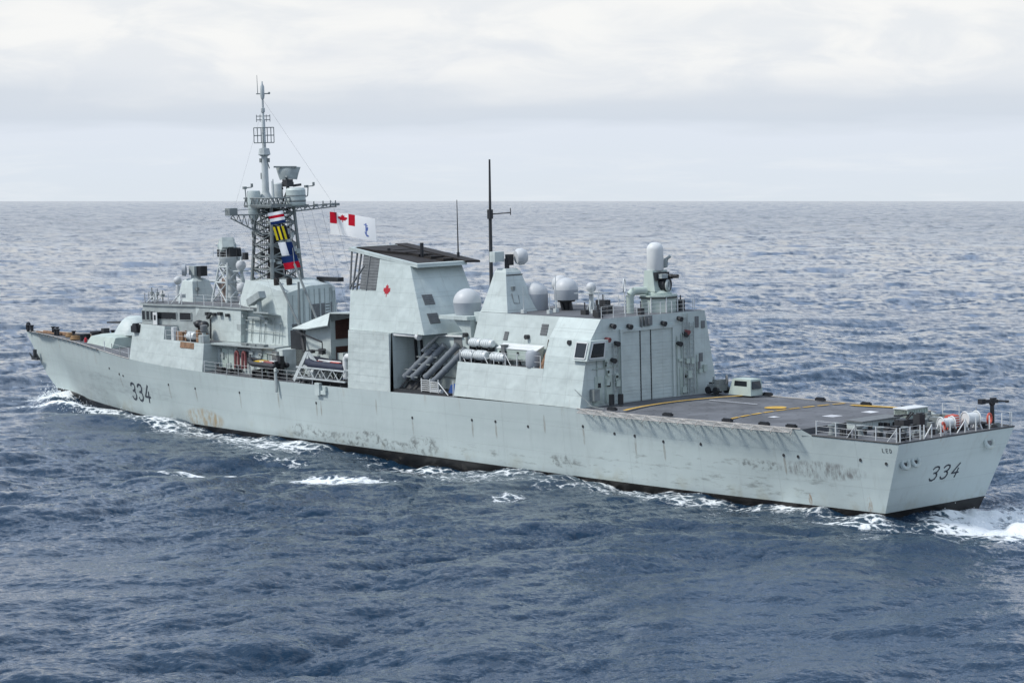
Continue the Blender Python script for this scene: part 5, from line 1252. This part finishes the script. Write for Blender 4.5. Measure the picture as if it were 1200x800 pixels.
m = MB(); m.tube((.9, -.2, .35), (-.4, -.2, .35), .18, n=12); m.build('rolled_mat', M['white'], t)
t = thing('blue_sheet', (47.6, 6.4, 6.9), 'blue tarpaulin bundle lying in the recess behind the grating rack', 'tarpaulin')
m = MB(); m.loft([[(-.9, -.4, 0), (.9, -.4, 0), (.9, .4, 0), (-.9, .4, 0)], [(-.8, -.3, .6), (.8, -.35, .8), (.7, .3, .7), (-.8, .3, .5)]]); m.build('folded_cloth', M['bluetarp'], t)
t = thing('blue_sheet', (62.2, 7.2, 6.7), 'blue tarpaulin bundle under the after end of the gangway', 'tarpaulin')
m = MB(); m.loft([[(-.7, -.4, 0), (.7, -.4, 0), (.7, .4, 0), (-.7, .4, 0)], [(-.6, -.3, .5), (.6, -.35, .7), (.5, .3, .6), (-.6, .3, .55)]]); m.build('folded_cloth', M['bluetarp'], t)
# foredeck rope
for x, y, r, lb in ((122.3, 0.9, .55, 'coil of brown mooring rope on the foredeck nearest the bow'), (118.9, 2.2, .6, 'coil of brown mooring rope on the foredeck by the windlass')):
    solo(rope_coil(0, 0, 0, r), 'rope_coil', M['rope'], (x, y, f_zd(x)+.03), lb, 'rope')
t = thing('flaked_rope', (120.5, -.2, f_zd(120)+.06), 'long brown mooring hawser flaked along the middle of the foredeck', 'rope')
m = MB()
for k in range(7): m.path([(3.8, -.8+k*.25, .04), (1.5, -.7+k*.25, .06), (-1.5, -.75+k*.25, .04), (-3.6, -.8+k*.25, .05)], .11, 6)
m.build('rope', M['rope'], t)
t = thing('fire_bottle', (115.6, 2.9, 7.62), 'small red cylinder standing on the foredeck ahead of the gun base', 'extinguisher')
m = MB(); m.lathe([(0, 0), (.15, 0), (.15, .4), (.1, .5), (.06, .55), (0, .56)], (0, 0, 0), n=12); m.build('cylinder', M['red'], t); m = MB(); m.cbox((0, 0, .6), (.2, .08, .1)); m.build('valve', M['dark'], t)

# quarterdeck gear
def reel(p, label, rz, cover, r=.55, L_=1.4):
    t = thing('cable_reel', p, label, 'reel', 'covered reels along the stern rail', rz)
    m = MB(); m.lathe([(0, -L_/2), (r, -L_/2), (r, L_/2), (0, L_/2)], (0, 0, r+.35), (1, 0, 0), 20); m.build('drum', M[cover], t)
    for s in (-1, 1):
        m = MB(); m.torus((s*L_/2, 0, r+.35), r+.08, .05, (1, 0, 0), 22, 6); m.build('flange', M['white'], t)
        m = MB(); m.bar((s*(L_/2+.1), -.5, 0), (s*(L_/2+.1), 0, r+.4), .09, (1, 0, 0)); m.bar((s*(L_/2+.1), .5, 0), (s*(L_/2+.1), 0, r+.4), .09, (1, 0, 0)); m.build('stand', M['white'], t)
    return t
reel((1.4, -.45, 6.6), 'white covered reel on the quarterdeck next to the red cover', 1.3, 'white', .34, .95)
reel((1.3, -3.0, 6.6), 'white covered reel on the quarterdeck beside the deck gun', 1.35, 'white', .42, 1.0)
t = thing('reel_cover', (1.9, -1.65, 6.6), 'faded orange-red cover standing between the two white reels at the stern', 'cover')
m = MB(); m.loft([[(-.4, -.5, .1), (.4, -.5, .1), (.4, .45, .1), (-.4, .45, .1)], [(-.42, -.5, .8), (.42, -.48, .85), (.4, .45, .82), (-.42, .45, .8)], [(-.25, -.42, 1.08), (.25, -.45, 1.12), (.25, .4, 1.08), (-.25, .4, 1.05)]]); m.build('canvas', M['orange'], t)
m = MB()
for k in range(5): m.bar((-.5, -.3, .3+k*.17), (-.5, .95, .3+k*.17), .05, (1, 0, 0))
m.tube((-.5, -.3, 0), (-.5, -.3, 1.1), .04); m.tube((-.5, .95, 0), (-.5, .95, 1.1), .04); m.build('slatted_guard', M['white'], t)
def ring_buoy(p, label, r=.42):
    t = thing('life_ring', p, label, 'lifebuoy', 'lifebuoys at the stern'); m = MB(); m.torus((0, 0, 0), r*.7, .09, (1, .3, 0), 22, 9); m.build('ring', M['orange'], t)
    m = MB(); m.path([(0, 0, -.6), (0, 0, -.25)], .04); m.bar((0, -.4, -.4), (0, .4, -.4), .05); m.build('bracket', M['white'], t)
ring_buoy((.55, .95, 7.2), 'orange lifebuoy on the stern rail at the left end of the white reels')
ring_buoy((.55, -4.15, 7.3), 'orange lifebuoy on the stern rail next to the black deck gun', .5)
t = thing('deck_gun', (.9, -4.9, 6.65), 'black heavy machine gun on a pedestal at the starboard corner of the stern', 'gun')
m = MB(); m.lathe([(.4, 0), (.35, .1), (.17, .25), (.15, 1.5), (.22, 1.6), (0, 1.62)], (0, 0, 0), n=14); m.build('pedestal', M['gun'], t)
m = MB(); d = Vector((-.60, -.80, 0)); m.bar(d*-.75+Vector((0, 0, 1.8)), d*.4+Vector((0, 0, 1.8)), .26); m.tube(d*.35+Vector((0, 0, 1.82)), d*1.15+Vector((0, 0, 1.76)), .08, .05); m.tube(d*.95+Vector((0, 0, 1.77)), d*1.2+Vector((0, 0, 1.75)), .09); m.cbox((d*-.75)+Vector((0, 0, 1.8)), (.36, .45, .36)); m.cbox((0, 0, 1.72), (.3, .3, .3)); m.cbox((.1, -.25, 1.9), (.3, .4, .25)); m.build('gun_body', M['gun'], t)
t = thing('stores_box', (8.2, -4.7, 6.65), 'pale green ribbed container with a white lid at the after edge of the flight deck', 'container')
m = MB(); m.box(-.6, .6, -1.15, 1.15, 0, .82)
for k in range(9): y = -1.1+k*.275; m.box(-.65, .65, y-.05, y+.05, .05, .75)
m.build('body', M['green'], t); m = MB(); m.box(-.68, .68, -1.22, 1.22, .82, .9); m.build('lid', M['white'], t)
t = thing('deck_tractor', (29.2, -5.7, 7.08), 'dark handling machine with a round wheel parked next to the landing cab', 'deck machine')
m = MB(); m.box(-.6, .6, -.6, .6, .25, .75); m.box(-.5, .0, -.4, .4, .75, 1.15); m.tube((.3, 0, .75), (.5, 0, 1.3), .06); m.tube((.2, .4, .75), (.0, .5, 1.2), .05); m.cbox((.35, -.3, .9), (.3, .3, .3)); m.build('body', M['mast'], t)
for x in (-.4, .45):
    for y in (-.6, .6): m = MB(); m.lathe([(0, -.12), (.3, -.12), (.3, .12), (0, .12)], (x, y, .3), (0, 1, 0), 16); m.build('wheel', M['gun'], t)
m = MB(); m.torus((-.75, -.3, 1.15), .33, .08, (.6, .8, 0), 18, 7); m.build('hand_wheel', M['louvre'], t)

# flags ---------------------------------------------------------------------------------------
def cloth(org, U, V, w_, h_, nu, nv, wave, sag, ph=0.0):
    """returns f(u, v) -> point of a waving cloth; u from hoist to fly, v downward"""
    org, U, V = Vector(org), Vector(U).normalized(), Vector(V).normalized(); N = U.cross(V).normalized()
    def f(u, v, o=0.0):
        return org+U*(u*w_)+V*(v*h_+sag*u*u)+N*(wave*math.sin(u*5.5+ph+v*1.0)*u**.6+o)
    return f
def cloth_part(f, u0, u1, v0, v1, name, mt_, parent, nu=14, nv=8, o=0.0, th=.012):
    m = MB(); A, B = [], []
    for i in range(nu+1):
        A.append([m.pt(f(u0+(u1-u0)*i/nu, v0+(v1-v0)*j/nv, o+th)) for j in range(nv+1)])
        B.append([m.pt(f(u0+(u1-u0)*i/nu, v0+(v1-v0)*j/nv, o-th)) for j in range(nv+1)])
    for i in range(nu):
        for j in range(nv):
            m.face((A[i][j], A[i+1][j], A[i+1][j+1], A[i][j+1])); m.face((B[i][j], B[i][j+1], B[i+1][j+1], B[i+1][j]))
    for i in range(nu): m.face((A[i][0], B[i][0], B[i+1][0], A[i+1][0])); m.face((A[i][nv], A[i+1][nv], B[i+1][nv], B[i][nv]))
    for j in range(nv): m.face((A[0][j], A[0][j+1], B[0][j+1], B[0][j])); m.face((A[nu][j], B[nu][j], B[nu][j+1], A[nu][j+1]))
    return m.build(name, mt_, parent, smooth=1.2)
def patch(f, pts, name, mt_, parent, th=.022):
    """a figure laid on both faces of a cloth; pts is a fan round its first point"""
    m = MB(); n = len(pts)
    a = [m.pt(f(u, v, th)) for u, v in pts]; b = [m.pt(f(u, v, -th)) for u, v in pts]
    for i in range(1, n):
        j = i+1 if i+1 < n else 1
        m.face((a[0], a[i], a[j])); m.face((b[0], b[j], b[i])); m.face((a[i], b[i], b[j], a[j]))
    return m.build(name, mt_, parent, smooth=0)
en = thing('naval_ensign', (83.6, -6.7, 21.4), 'white naval ensign with a red maple leaf canton, flying from the mast yard', 'flag')
fE = cloth((0, 0, 0), (-.93, -.37, -.10), (0, 0, -1), 5.3, 2.2, 1, 1, .17, .2)
cloth_part(fE, 0, 1, 0, 1, 'cloth', M['f_white'], en, 26, 10)
cloth_part(fE, 0, .145, 0, .50, 'red_bar', M['f_red'], en, 5, 6, 0, .02)
cloth_part(fE, .40, .55, 0, .50, 'red_bar', M['f_red'], en, 5, 6, 0, .02)
patch(fE, [(.2725, .25)]+[(.2725+x*.17, .30-y*.24) for x, y in LEAF], 'maple_leaf', M['f_red'], en)
for pts in ([(.80, .55), (.79, .28), (.815, .28), (.815, .8), (.79, .8)], [(.79, .34), (.755, .32), (.755, .36), (.84, .4), (.84, .36)], [(.79, .78), (.765, .66), (.785, .68), (.8, .76), (.85, .80), (.86, .86), (.81, .86)], [(.81, .5), (.83, .42), (.85, .47), (.835, .6), (.82, .62)]):
    patch(fE, pts, 'anchor_badge', worn('badge_blue', (.10, .16, .42), .8), en)
def sflag(p, label, cells, tilt, w_=1.5, h_=1.15, ph=0.0, dirx=(-.62, -.75, 0)):
    t = thing('signal_flag', p, label, 'flag', 'signal flags on the hoist')
    U = Vector(dirx)+Vector((0, 0, tilt)); V = Vector((-.18, -.2, -1)); f = cloth((0, 0, 0), U, V, w_, h_, 1, 1, .13, .0, ph)
    for (u0, u1, v0, v1, mt_) in cells: cloth_part(f, u0, u1, v0, v1, 'cloth_stripe', M[mt_], t, max(3, int(10*(u1-u0))), max(3, int(8*(v1-v0))))
    return t
sflag((80.5, 2.75, 21.6), 'topmost signal flag of the hoist, white with a red band and a blue lower edge', [(0, 1, 0, .26, 'f_white'), (0, 1, .26, .5, 'f_red'), (0, 1, .5, .76, 'f_white'), (0, 1, .76, 1, 'f_blue')], .16, 1.45, 1.15)
sflag((79.8, 2.7, 20.3), 'signal flag of yellow and dark vertical stripes, second from the top', [(k/6, (k+1)/6, 0, 1, 'f_yellow' if k % 2 == 0 else 'f_black') for k in range(6)], .08, 1.25, 1.3, 1.0)
sflag((79.0, 2.7, 18.85), 'signal flag half white and half navy blue, third from the top', [(0, .55, 0, 1, 'f_white'), (.55, 1, 0, 1, 'f_blue')], .05, 1.3, 1.3, 2.0)
sflag((78.4, 2.8, 17.5), 'lowest signal flag of the hoist, navy blue above red', [(0, 1, 0, .5, 'f_blue'), (0, 1, .5, 1, 'f_red')], .14, 1.5, 1.25, .5)
# ================================================================== the sea
G = 9.81; SEA = 0.72
WIND = R(-40+25); V_ = 8.5
rng = np.random.default_rng(11)
class Band:
    """periodic patch of random sea holding the wavelengths l0..l1"""
    def __init__(s, l0, l1, gain=1.0, spread=2.0, N=512, tiles=9.0, rot=0.0):
        s.L = l1*tiles; s.N = N; s.l0 = l0; s.rot = rot
        k1 = 2*np.pi*np.fft.fftfreq(N, s.L/N); kx, ky = np.meshgrid(k1, k1, indexing='ij')
        k = np.hypot(kx, ky); k[0, 0] = 1e-6
        lam = 2*np.pi/k
        Lp = V_**2/G
        P = np.exp(-1/(k*Lp)**2)/k**4
        ct = np.cos(np.arctan2(ky, kx)-(WIND-rot))
        P *= (0.12+0.88*np.abs(ct)**spread)
        edge = np.clip((np.log(lam)-np.log(l0))/0.25+.5, 0, 1)*np.clip((np.log(l1)-np.log(lam))/0.25+.5, 0, 1)
        P *= edge; P[0, 0] = 0
        dk = 2*np.pi/s.L
        A = np.sqrt(P)*dk*gain
        ph = rng.normal(size=(N, N))+1j*rng.normal(size=(N, N))
        H = A*ph*N*N*0.055
        s.h = np.fft.ifft2(H).real
        s.dx = np.fft.ifft2(-1j*kx/k*H).real; s.dy = np.fft.ifft2(-1j*ky/k*H).real
        s.sx = np.fft.ifft2(1j*kx*H).real; s.sy = np.fft.ifft2(1j*ky*H).real
        s.jxx = np.fft.ifft2(kx*kx/k*H).real; s.jyy = np.fft.ifft2(ky*ky/k*H).real
        s.slope = np.sqrt(np.mean(np.fft.ifft2(1j*kx*H).real**2+np.fft.ifft2(1j*ky*H).real**2))
    def sample(s, x, y, fields):
        c, d = math.cos(s.rot), math.sin(s.rot)
        u = (c*x+d*y)/s.L*s.N; v = (-d*x+c*y)/s.L*s.N
        i = np.floor(u).astype(int); j = np.floor(v).astype(int); fu = u-i; fv = v-j
        i0, i1, j0, j1 = i % s.N, (i+1) % s.N, j % s.N, (j+1) % s.N
        out = []
        for f in fields:
            a = getattr(s, f)
            out.append(a[i0, j0]*(1-fu)*(1-fv)+a[i1, j0]*fu*(1-fv)+a[i0, j1]*(1-fu)*fv+a[i1, j1]*fu*fv)
        return out
GAIN = 1.0
bands = [Band(45, 160, .7, 3.0, rot=0.0), Band(17, 45, .6, 3.0, rot=0.35), Band(6.5, 17, 1.25, 2.8, rot=-0.25), Band(2.6, 6.5, 1.4, 2.6, rot=0.2), Band(1.05, 2.6, 1.4, 2.2, rot=-0.3), Band(0.45, 1.05, 1.25, 1.8, rot=0.3), Band(0.2, 0.45, 1.1, 1.5, rot=-.5)]

# polar sheet: fine where it is near, coarse towards the horizon, curving down with the earth
th0 = PSI
dense = np.linspace(-R(20), R(20), 1180)
side = R(20)+np.cumsum(np.linspace(R(.05), R(7.0), 90)); side = side[side < math.pi-.02]
ang = np.concatenate([-side[::-1], dense, side, ])
ang = np.concatenate([ang, [ang[0]+2*math.pi]])
r = [1.0]
while r[-1] < 12500:
    q = r[-1]
    if q < 96: dr = 2.2 if q < 84 else .8
    else: dr = min(max(.22, .62*q*q/54000), .02*q)
    r.append(q+dr)
r = np.array(r)
nr, na = len(r), len(ang)
RR, AA = np.meshgrid(r, ang, indexing='ij')
X0 = CAM.x+RR*np.cos(th0+AA); Y0 = CAM.y+RR*np.sin(th0+AA)
lat = RR*np.abs(np.gradient(ang))[None, :]; rad = np.gradient(r)[:, None]*np.ones((1, na))
cell = np.sqrt(rad*lat)
Z = np.zeros_like(X0); DX = np.zeros_like(X0); DY = np.zeros_like(X0); JX = np.zeros_like(X0); JY = np.zeros_like(X0); GX = np.zeros_like(X0); GY = np.zeros_like(X0)
patchy = 0.75+0.5*(np.sin(X0*.021+1.3)*np.sin(Y0*.027+.4)+.5*np.sin(X0*.05-Y0*.04))*.5   # gusts
def slick(x, y, rx, ry, rot):
    c, s_ = math.cos(rot), math.sin(rot); u = ((X0-x)*c+(Y0-y)*s_)/rx; v = (-(X0-x)*s_+(Y0-y)*c)/ry
    return np.exp(-(u*u+v*v))
patchy = patchy*(1-.5*slick(-20, 40, 20, 9, R(-40)))*(1-.42*slick(22, 60, 26, 11, R(-40)))*(1-.35*slick(-28, 20, 14, 9, 0))*(1+.22*slick(12, 38, 14, 8, R(-40)))
patchy = np.clip(patchy, .45, 1.4)
for b in bands:
    wgt = np.clip((b.l0/np.maximum(cell, 1e-3)-1.0)/1.5, 0, 1)
    if b.l0 < 7: wgt = wgt*patchy
    h, du, dv, jx, jy, su, sv = b.sample(X0, Y0, ('h', 'dx', 'dy', 'jxx', 'jyy', 'sx', 'sy'))
    cr, sr = math.cos(b.rot), math.sin(b.rot); dx = cr*du-sr*dv; dy = sr*du+cr*dv
    wl = np.clip((b.l0/np.maximum(lat, 1e-3)-.8)/1.2, 0, 1)*np.where(b.l0 < 7, patchy, 1.0)     # slope field, kept as long as it can be told apart sideways
    wl = wl*(1-.38*np.clip((RR-230)/500, 0, 1))
    GX += wl*(cr*su-sr*sv); GY += wl*(sr*su+cr*sv)
    Z += wgt*h; DX += wgt*dx; DY += wgt*dy; JX += wgt*jx; JY += wgt*jy
CHOP = 1.35
def hull_y(x):
    xs_ = np.linspace(0, 127, 80); return np.interp(x, xs_, [f_bw(float(q)) for q in xs_], left=0, right=0)
# ---- what the ship does to the water
def bump(x, y, rx, ry, rot):
    c, s_ = math.cos(rot), math.sin(rot); u = ((X0-x)*c+(Y0-y)*s_)/rx; v = (-(X0-x)*s_+(Y0-y)*c)/ry
    return np.exp(-(u*u+v*v))
def nz(sc, seed):
    g = np.random.default_rng(seed).normal(size=(64, 64)); u = X0/sc; v = Y0/sc
    i = np.floor(u).astype(int); j = np.floor(v).astype(int); fu = u-i; fv = v-j; fu = fu*fu*(3-2*fu); fv = fv*fv*(3-2*fv)
    return g[i % 64, j % 64]*(1-fu)*(1-fv)+g[(i+1) % 64, j % 64]*fu*(1-fv)+g[i % 64, (j+1) % 64]*(1-fu)*fv+g[(i+1) % 64, (j+1) % 64]*fu*fv
N3, N8, N1 = nz(3.1, 1), nz(8.3, 2), nz(1.1, 3)
wake = np.zeros_like(X0)
wake += 1.15*bump(124.5, 1.6, 3.0, 2.0, 0.0)+1.15*bump(124.5, -1.6, 3.0, 2.0, 0.0)       # bow wave riding up the stem
wake += 1.35*bump(110.5, 8.6, 5.5, 1.9, R(22)) - .45*bump(115, 5.2, 4.5, 1.6, R(22)) - .45*bump(106, 7.2, 6, 1.8, R(8))
wake += 1.0*bump(110.5, -8.6, 5.5, 1.7, R(-22))
wake += .50*bump(98, 13.5, 12, 2.2, R(24)) + .35*bump(86, 18, 14, 2.5, R(22))
for xc, amp in ((94, .42), (79, -.35), (63, .38), (47, -.30), (31, .38), (15, -.25)):
    for sg in (1, -1): wake += amp*bump(xc, sg*9.2, 6.5, 3.2, 0)
wake -= .25*bump(-.5, 1.5, 2.2, 4.0, 0)
wake += .55*bump(-8.5, -1, 4.0, 5.0, 0)
turb = np.exp(-((Y0)/7.5)**2)*np.clip((4-X0)/6, 0, 1)*np.clip((X0+140)/140, 0, 1)
wake += turb*(.16*N3+.10*N1)
dist = np.abs(np.abs(Y0)-hull_y(X0)); along = np.clip((X0+1)/3, 0, 1)*np.clip((128-X0)/3, 0, 1)
skirt = along*np.exp(-np.maximum(0, np.abs(Y0)-hull_y(X0))/2.2)
wake += skirt*(.10*N3+.06*N1)
calm = np.clip(1-.5*np.exp(-((Y0-14)/14.0)**2)*np.clip(X0/30, 0, 1)*np.clip((112-X0)/25, 0, 1), .3, 1)
Z = Z*(.55+.45*calm)+wake
gr = np.gradient(wake, axis=0)/rad; ga = np.gradient(wake, axis=1)/np.maximum(lat, 1e-3)
cT, sT = np.cos(th0+AA), np.sin(th0+AA)
GX = GX*(.55+.45*calm)/np.clip(1+CHOP*JX, .45, 2)+np.clip(gr*cT-ga*sT, -.8, .8); GY = GY*(.55+.45*calm)/np.clip(1+CHOP*JY, .45, 2)+np.clip(gr*sT+ga*cT, -.8, .8)
# ---- foam
foam = np.zeros_like(X0)
J = (1+CHOP*JX)*(1+CHOP*JY)
def fp_(x, y, rx, ry, rot, amt):
    global foam
    if amt < .85: ry *= 1.7; rx *= 1.25
    foam = np.maximum(foam, amt*np.clip(1.25*bump(x, y, rx, ry, rot), 0, 1))
fp_(126.3, 1.2, 3.6, 1.9, R(8), 1.25); fp_(127.5, -2.2, 3.6, 2.4, R(-20), 1.3); fp_(121, 3.4, 2.6, 1.0, R(18), .9)
fp_(110.6, 9.0, 5.0, .75, R(22), 1.05); fp_(114.0, 8.2, 3.4, 1.2, R(20), 0.62); fp_(108, 7.9, 3.0, .9, R(20), 0.69)
fp_(106.5, 6.4, 4, .7, R(10), 0.69); fp_(100, 7.6, 7, .8, R(3), 0.62); fp_(97, 9.3, 4.5, .9, R(12), 0.57)
fp_(88, 9.6, 8, 1.3, R(5), 0.62); fp_(78, 10.5, 8, 1.7, R(5), 0.65); fp_(70, 11.0, 6, 1.6, R(4), 0.60); fp_(80, 13.0, 5, .8, R(8), 0.52)
fp_(57.5, 24.0, 1.5, 6.2, R(-40), 1.05); fp_(55.0, 21.0, 1.6, 3.4, R(-55), 0.9)
fp_(43.3, 21.9, 1.6, 4.2, R(-46), 1.05)
fp_(50.5, 9.2, 7, 1.0, R(2), 0.58); fp_(45.5, 8.8, 3.0, .8, 0, 0.90); fp_(41, 10.2, 5, 1.6, R(10), 0.55); fp_(37, 13, 7, 1.4, R(12), 0.52)
fp_(27, 7.9, 7, .7, R(3), 0.67); fp_(22, 9.5, 8, 1.0, R(6), 0.53); fp_(33, 8.6, 5, .6, 0, 0.52)
fp_(9.5, 6.8, 2.6, .75, R(8), 0.86); fp_(4.0, 6.6, 3.5, .6, R(5), 0.56); fp_(14, 8.0, 6, .8, R(5), 0.53)
fp_(1.0, 7.6, 4, .5, R(20), 0.60); fp_(28, 18, 2.2, .8, R(-40), 0.52); fp_(62, 14.5, 4, .8, R(10), 0.47)
fp_(.2, -3.5, 2.6, 5.5, 0, 1.4); fp_(-4.5, .5, 5.5, 5.0, 0, 1.4); fp_(-3, -9, 5, 4, 0, 1.35); fp_(-2.5, 0, 3.2, 5.0, 0, 1.25); fp_(0, -8.5, 4.0, 3.0, R(20), 1.2); fp_(-10, -4, 7, 6, 0, 1.3); fp_(-22, -2, 12, 6, 0, 1.15); fp_(-40, -1, 25, 7, 0, 1.0); fp_(-80, 0, 45, 8, 0, .85); fp_(-4, -6.5, 3.0, 2.6, 0, 1.2)
foam = np.maximum(foam, .45*skirt*np.clip(np.exp(-((np.abs(Y0)-hull_y(X0)-.4)/.5)**2), 0, 1))
for (x, y, rx, ry, rot) in ((180, 60, 1.6, .8, R(-40)), (170, -60, 2, 1, R(-45)), (235, -140, 2.5, 1.5, R(-40)), (300, -420, 4, 2, R(-42)), (150, -190, 2, 1.5, R(-40))):
    fp_(x, y, ry, rx, rot, .86)
cap = np.clip((.30-J)/.35, 0, 1)*np.clip((N8+.2)/1.2, 0, 1)
foam = np.maximum(foam, cap*.75)
foam = np.clip(foam+foam*(.22*N1+.22*N3), 0, 1.4)
Z += np.clip(foam-.7, 0, 1)*(.10*N1+.08)
Zc = SEA+Z-RR*RR/(2*6371000.0)*1.0
XX, YY = X0+CHOP*DX, Y0+CHOP*DY
co = np.stack([XX, YY, Zc], -1).reshape(-1, 3).astype(np.float32)
ii = (np.arange(nr-1)[:, None]*na+np.arange(na-1)[None, :]).reshape(-1)
quads = np.stack([ii, ii+na, ii+na+1, ii+1], -1).astype(np.int32)
me = bpy.data.meshes.new('sea')
me.vertices.add(len(co)); me.vertices.foreach_set('co', co.ravel())
me.loops.add(quads.size); me.loops.foreach_set('vertex_index', quads.ravel())
me.polygons.add(len(quads)); me.polygons.foreach_set('loop_start', np.arange(0, quads.size, 4, dtype=np.int32))
me.polygons.foreach_set('use_smooth', np.ones(len(quads), dtype=bool))
at_ = me.attributes.new('foam', 'FLOAT', 'POINT'); at_.data.foreach_set('value', foam.reshape(-1).astype(np.float32))
at_ = me.attributes.new('cell', 'FLOAT', 'POINT'); at_.data.foreach_set('value', np.clip(cell, 0, 100).reshape(-1).astype(np.float32))
nn = np.stack([-GX, -GY, np.ones_like(GX)], -1); nn /= np.linalg.norm(nn, axis=-1, keepdims=True)
at_ = me.attributes.new('wave_normal', 'FLOAT_VECTOR', 'POINT'); at_.data.foreach_set('vector', nn.reshape(-1).astype(np.float32))
me.update(); me.validate()
sea = bpy.data.objects.new('sea', me); scene.collection.objects.link(sea); sea['kind'] = 'structure'
print('sea', len(co), 'slopes', [round(float(b.slope), 3) for b in bands], 'Hs', 4*float(np.std(Z[(RR > 120) & (RR < 600)])))

m = bpy.data.materials.new('sea_water'); m.use_nodes = True
t = NT(m.node_tree); b = t.n['Principled BSDF']
pos = t.new('ShaderNodeNewGeometry').outputs['Position']
fo = t.new('ShaderNodeAttribute', attribute_name='foam').outputs['Fac']
ce = t.new('ShaderNodeAttribute', attribute_name='cell').outputs['Fac']
b.inputs['IOR'].default_value = 1.333
b.inputs['Specular IOR Level'].default_value = 0.5
# ripples too small for the mesh; longer ones take over where the mesh gets coarse
rotm = t.mapping(pos, (1, 1, 1), (0, 0, 0), (0, 0, -WIND))
def rip(sx, sy, det, seed): return t.noise(t.mapping(rotm, (sx, sy, .0), (seed, seed*1.7, seed)), 1.0, det, .6)
h1 = t.math('MULTIPLY', t.math('SUBTRACT', rip(5.0, 3.0, 2, 1.3), .5), .05)
gust = t.math('ADD', .55, t.math('MULTIPLY', .9, t.noise(t.mapping(rotm, (.011, .006, 0)), 1.0, 4, .6)))
hh = t.math('MULTIPLY', t.math('MULTIPLY', gust, h1), t.math('ADD', 1.0, t.math('MULTIPLY', 2.2, t.smooth(ce, .8, 9.0))))
bp = t.new('ShaderNodeBump'); bp.inputs['Strength'].default_value = 1.0; bp.inputs['Distance'].default_value = 1.0
wnm = t.new('ShaderNodeAttribute', attribute_name='wave_normal'); t.link(wnm.outputs['Vector'], bp.inputs['Normal'])
t.link(hh, bp.inputs['Height']); t.link(bp.outputs[0], b.inputs['Normal'])
# lacy foam
v1 = t.new('ShaderNodeTexVoronoi', feature='DISTANCE_TO_EDGE'); v1.inputs['Scale'].default_value = 1.0
wob = t.new('ShaderNodeVectorMath', operation='ADD')
wn = t.new('ShaderNodeTexNoise'); wn.inputs['Scale'].default_value = .9; wn.inputs['Detail'].default_value = 3
t.link(pos, wn.inputs['Vector']); t.link(t.mapping(pos, (1.1, 1.1, .6)), wob.inputs[0]); t.link(wn.outputs['Color'], wob.inputs[1]); t.link(wob.outputs[0], v1.inputs['Vector'])
lace = t.math('SUBTRACT', 1.0, t.smooth(v1.outputs['Distance'], 0.0, .32))
fn1 = t.noise(pos, 1.1, 7, .68); fn2 = t.noise(pos, 5.0, 4, .65)
tex = t.math('ADD', t.math('MULTIPLY', fn1, 1.3), t.math('ADD', t.math('MULTIPLY', fn2, .7), t.math('MULTIPLY', lace, .42)))
tex = t.math('SUBTRACT', tex, .63)
thr = t.math('SUBTRACT', 1.0, t.math('MULTIPLY', fo, .74))
fmask = t.math('MULTIPLY', t.smooth(t.math('SUBTRACT', tex, thr), -.06, .36), .96)
fmask = t.math('MULTIPLY', fmask, t.smooth(fo, .12, .3))
thin = t.math('MULTIPLY', t.smooth(fo, .25, 1.0), .35)     # milky aerated water round the foam
deep = t.mix(thin, (0.009, 0.029, 0.058), (0.045, 0.11, 0.14))
t.link(t.mix(fmask, deep, (0.78, 0.81, 0.82)), b.inputs['Base Color'])
t.link(t.math('ADD', t.math('ADD', .03, t.math('MULTIPLY', t.smooth(ce, .3, 6.0), .08)), t.math('MULTIPLY', fmask, .6)), b.inputs['Roughness'])
me.materials.append(m); M['sea'] = m

# spray thrown up at the stem and along the bow wave, and breaking at the stern
foamw = mat('sea_spray_white', (0.82, 0.86, 0.88), 0.8)
fb = foamw.node_tree.nodes['Principled BSDF']; fb.inputs['Alpha'].default_value = 0.75
sm = MB(); rs = np.random.default_rng(5)
def drop(c, r_):
    x, y, z = c; P = [sm.pt((x+r_, y, z)), sm.pt((x-r_, y, z)), sm.pt((x, y+r_, z)), sm.pt((x, y-r_, z)), sm.pt((x, y, z+r_)), sm.pt((x, y, z-r_))]
    for a, b_ in ((0, 2), (2, 1), (1, 3), (3, 0)): sm.face((P[a], P[b_], P[4])); sm.face((P[b_], P[a], P[5]))
def burst(cx_, cy_, cz, sx, sy, sz, n, r0, r1):
    for _ in range(n):
        g = rs.normal(size=3); drop((cx_+sx*g[0], cy_+sy*g[1], cz+sz*abs(g[2])), float(rs.uniform(r0, r1))*(1 if rs.random() < .9 else 1.8))
burst(126.8, -1.0, .7, 1.3, 1.2, .75, 900, .02, .09); burst(125.6, 1.3, .6, 1.3, .5, .45, 350, .02, .08)
burst(118.5, 4.0, .5, 2.5, .5, .35, 250, .02, .07); burst(113, 5.6, .5, 2.0, .5, .6, 200, .02, .06); burst(110.5, 9.0, .9, 3.0, .6, .3, 420, .02, .07)
burst(105.5, 6.6, .5, 2.5, .4, .45, 180, .02, .06); 
burst(-6, -4, .7, 4, 4.0, .3, 700, .015, .05)
sp = sm.build('sea_spray', foamw, smooth=0); sp['kind'] = 'stuff'
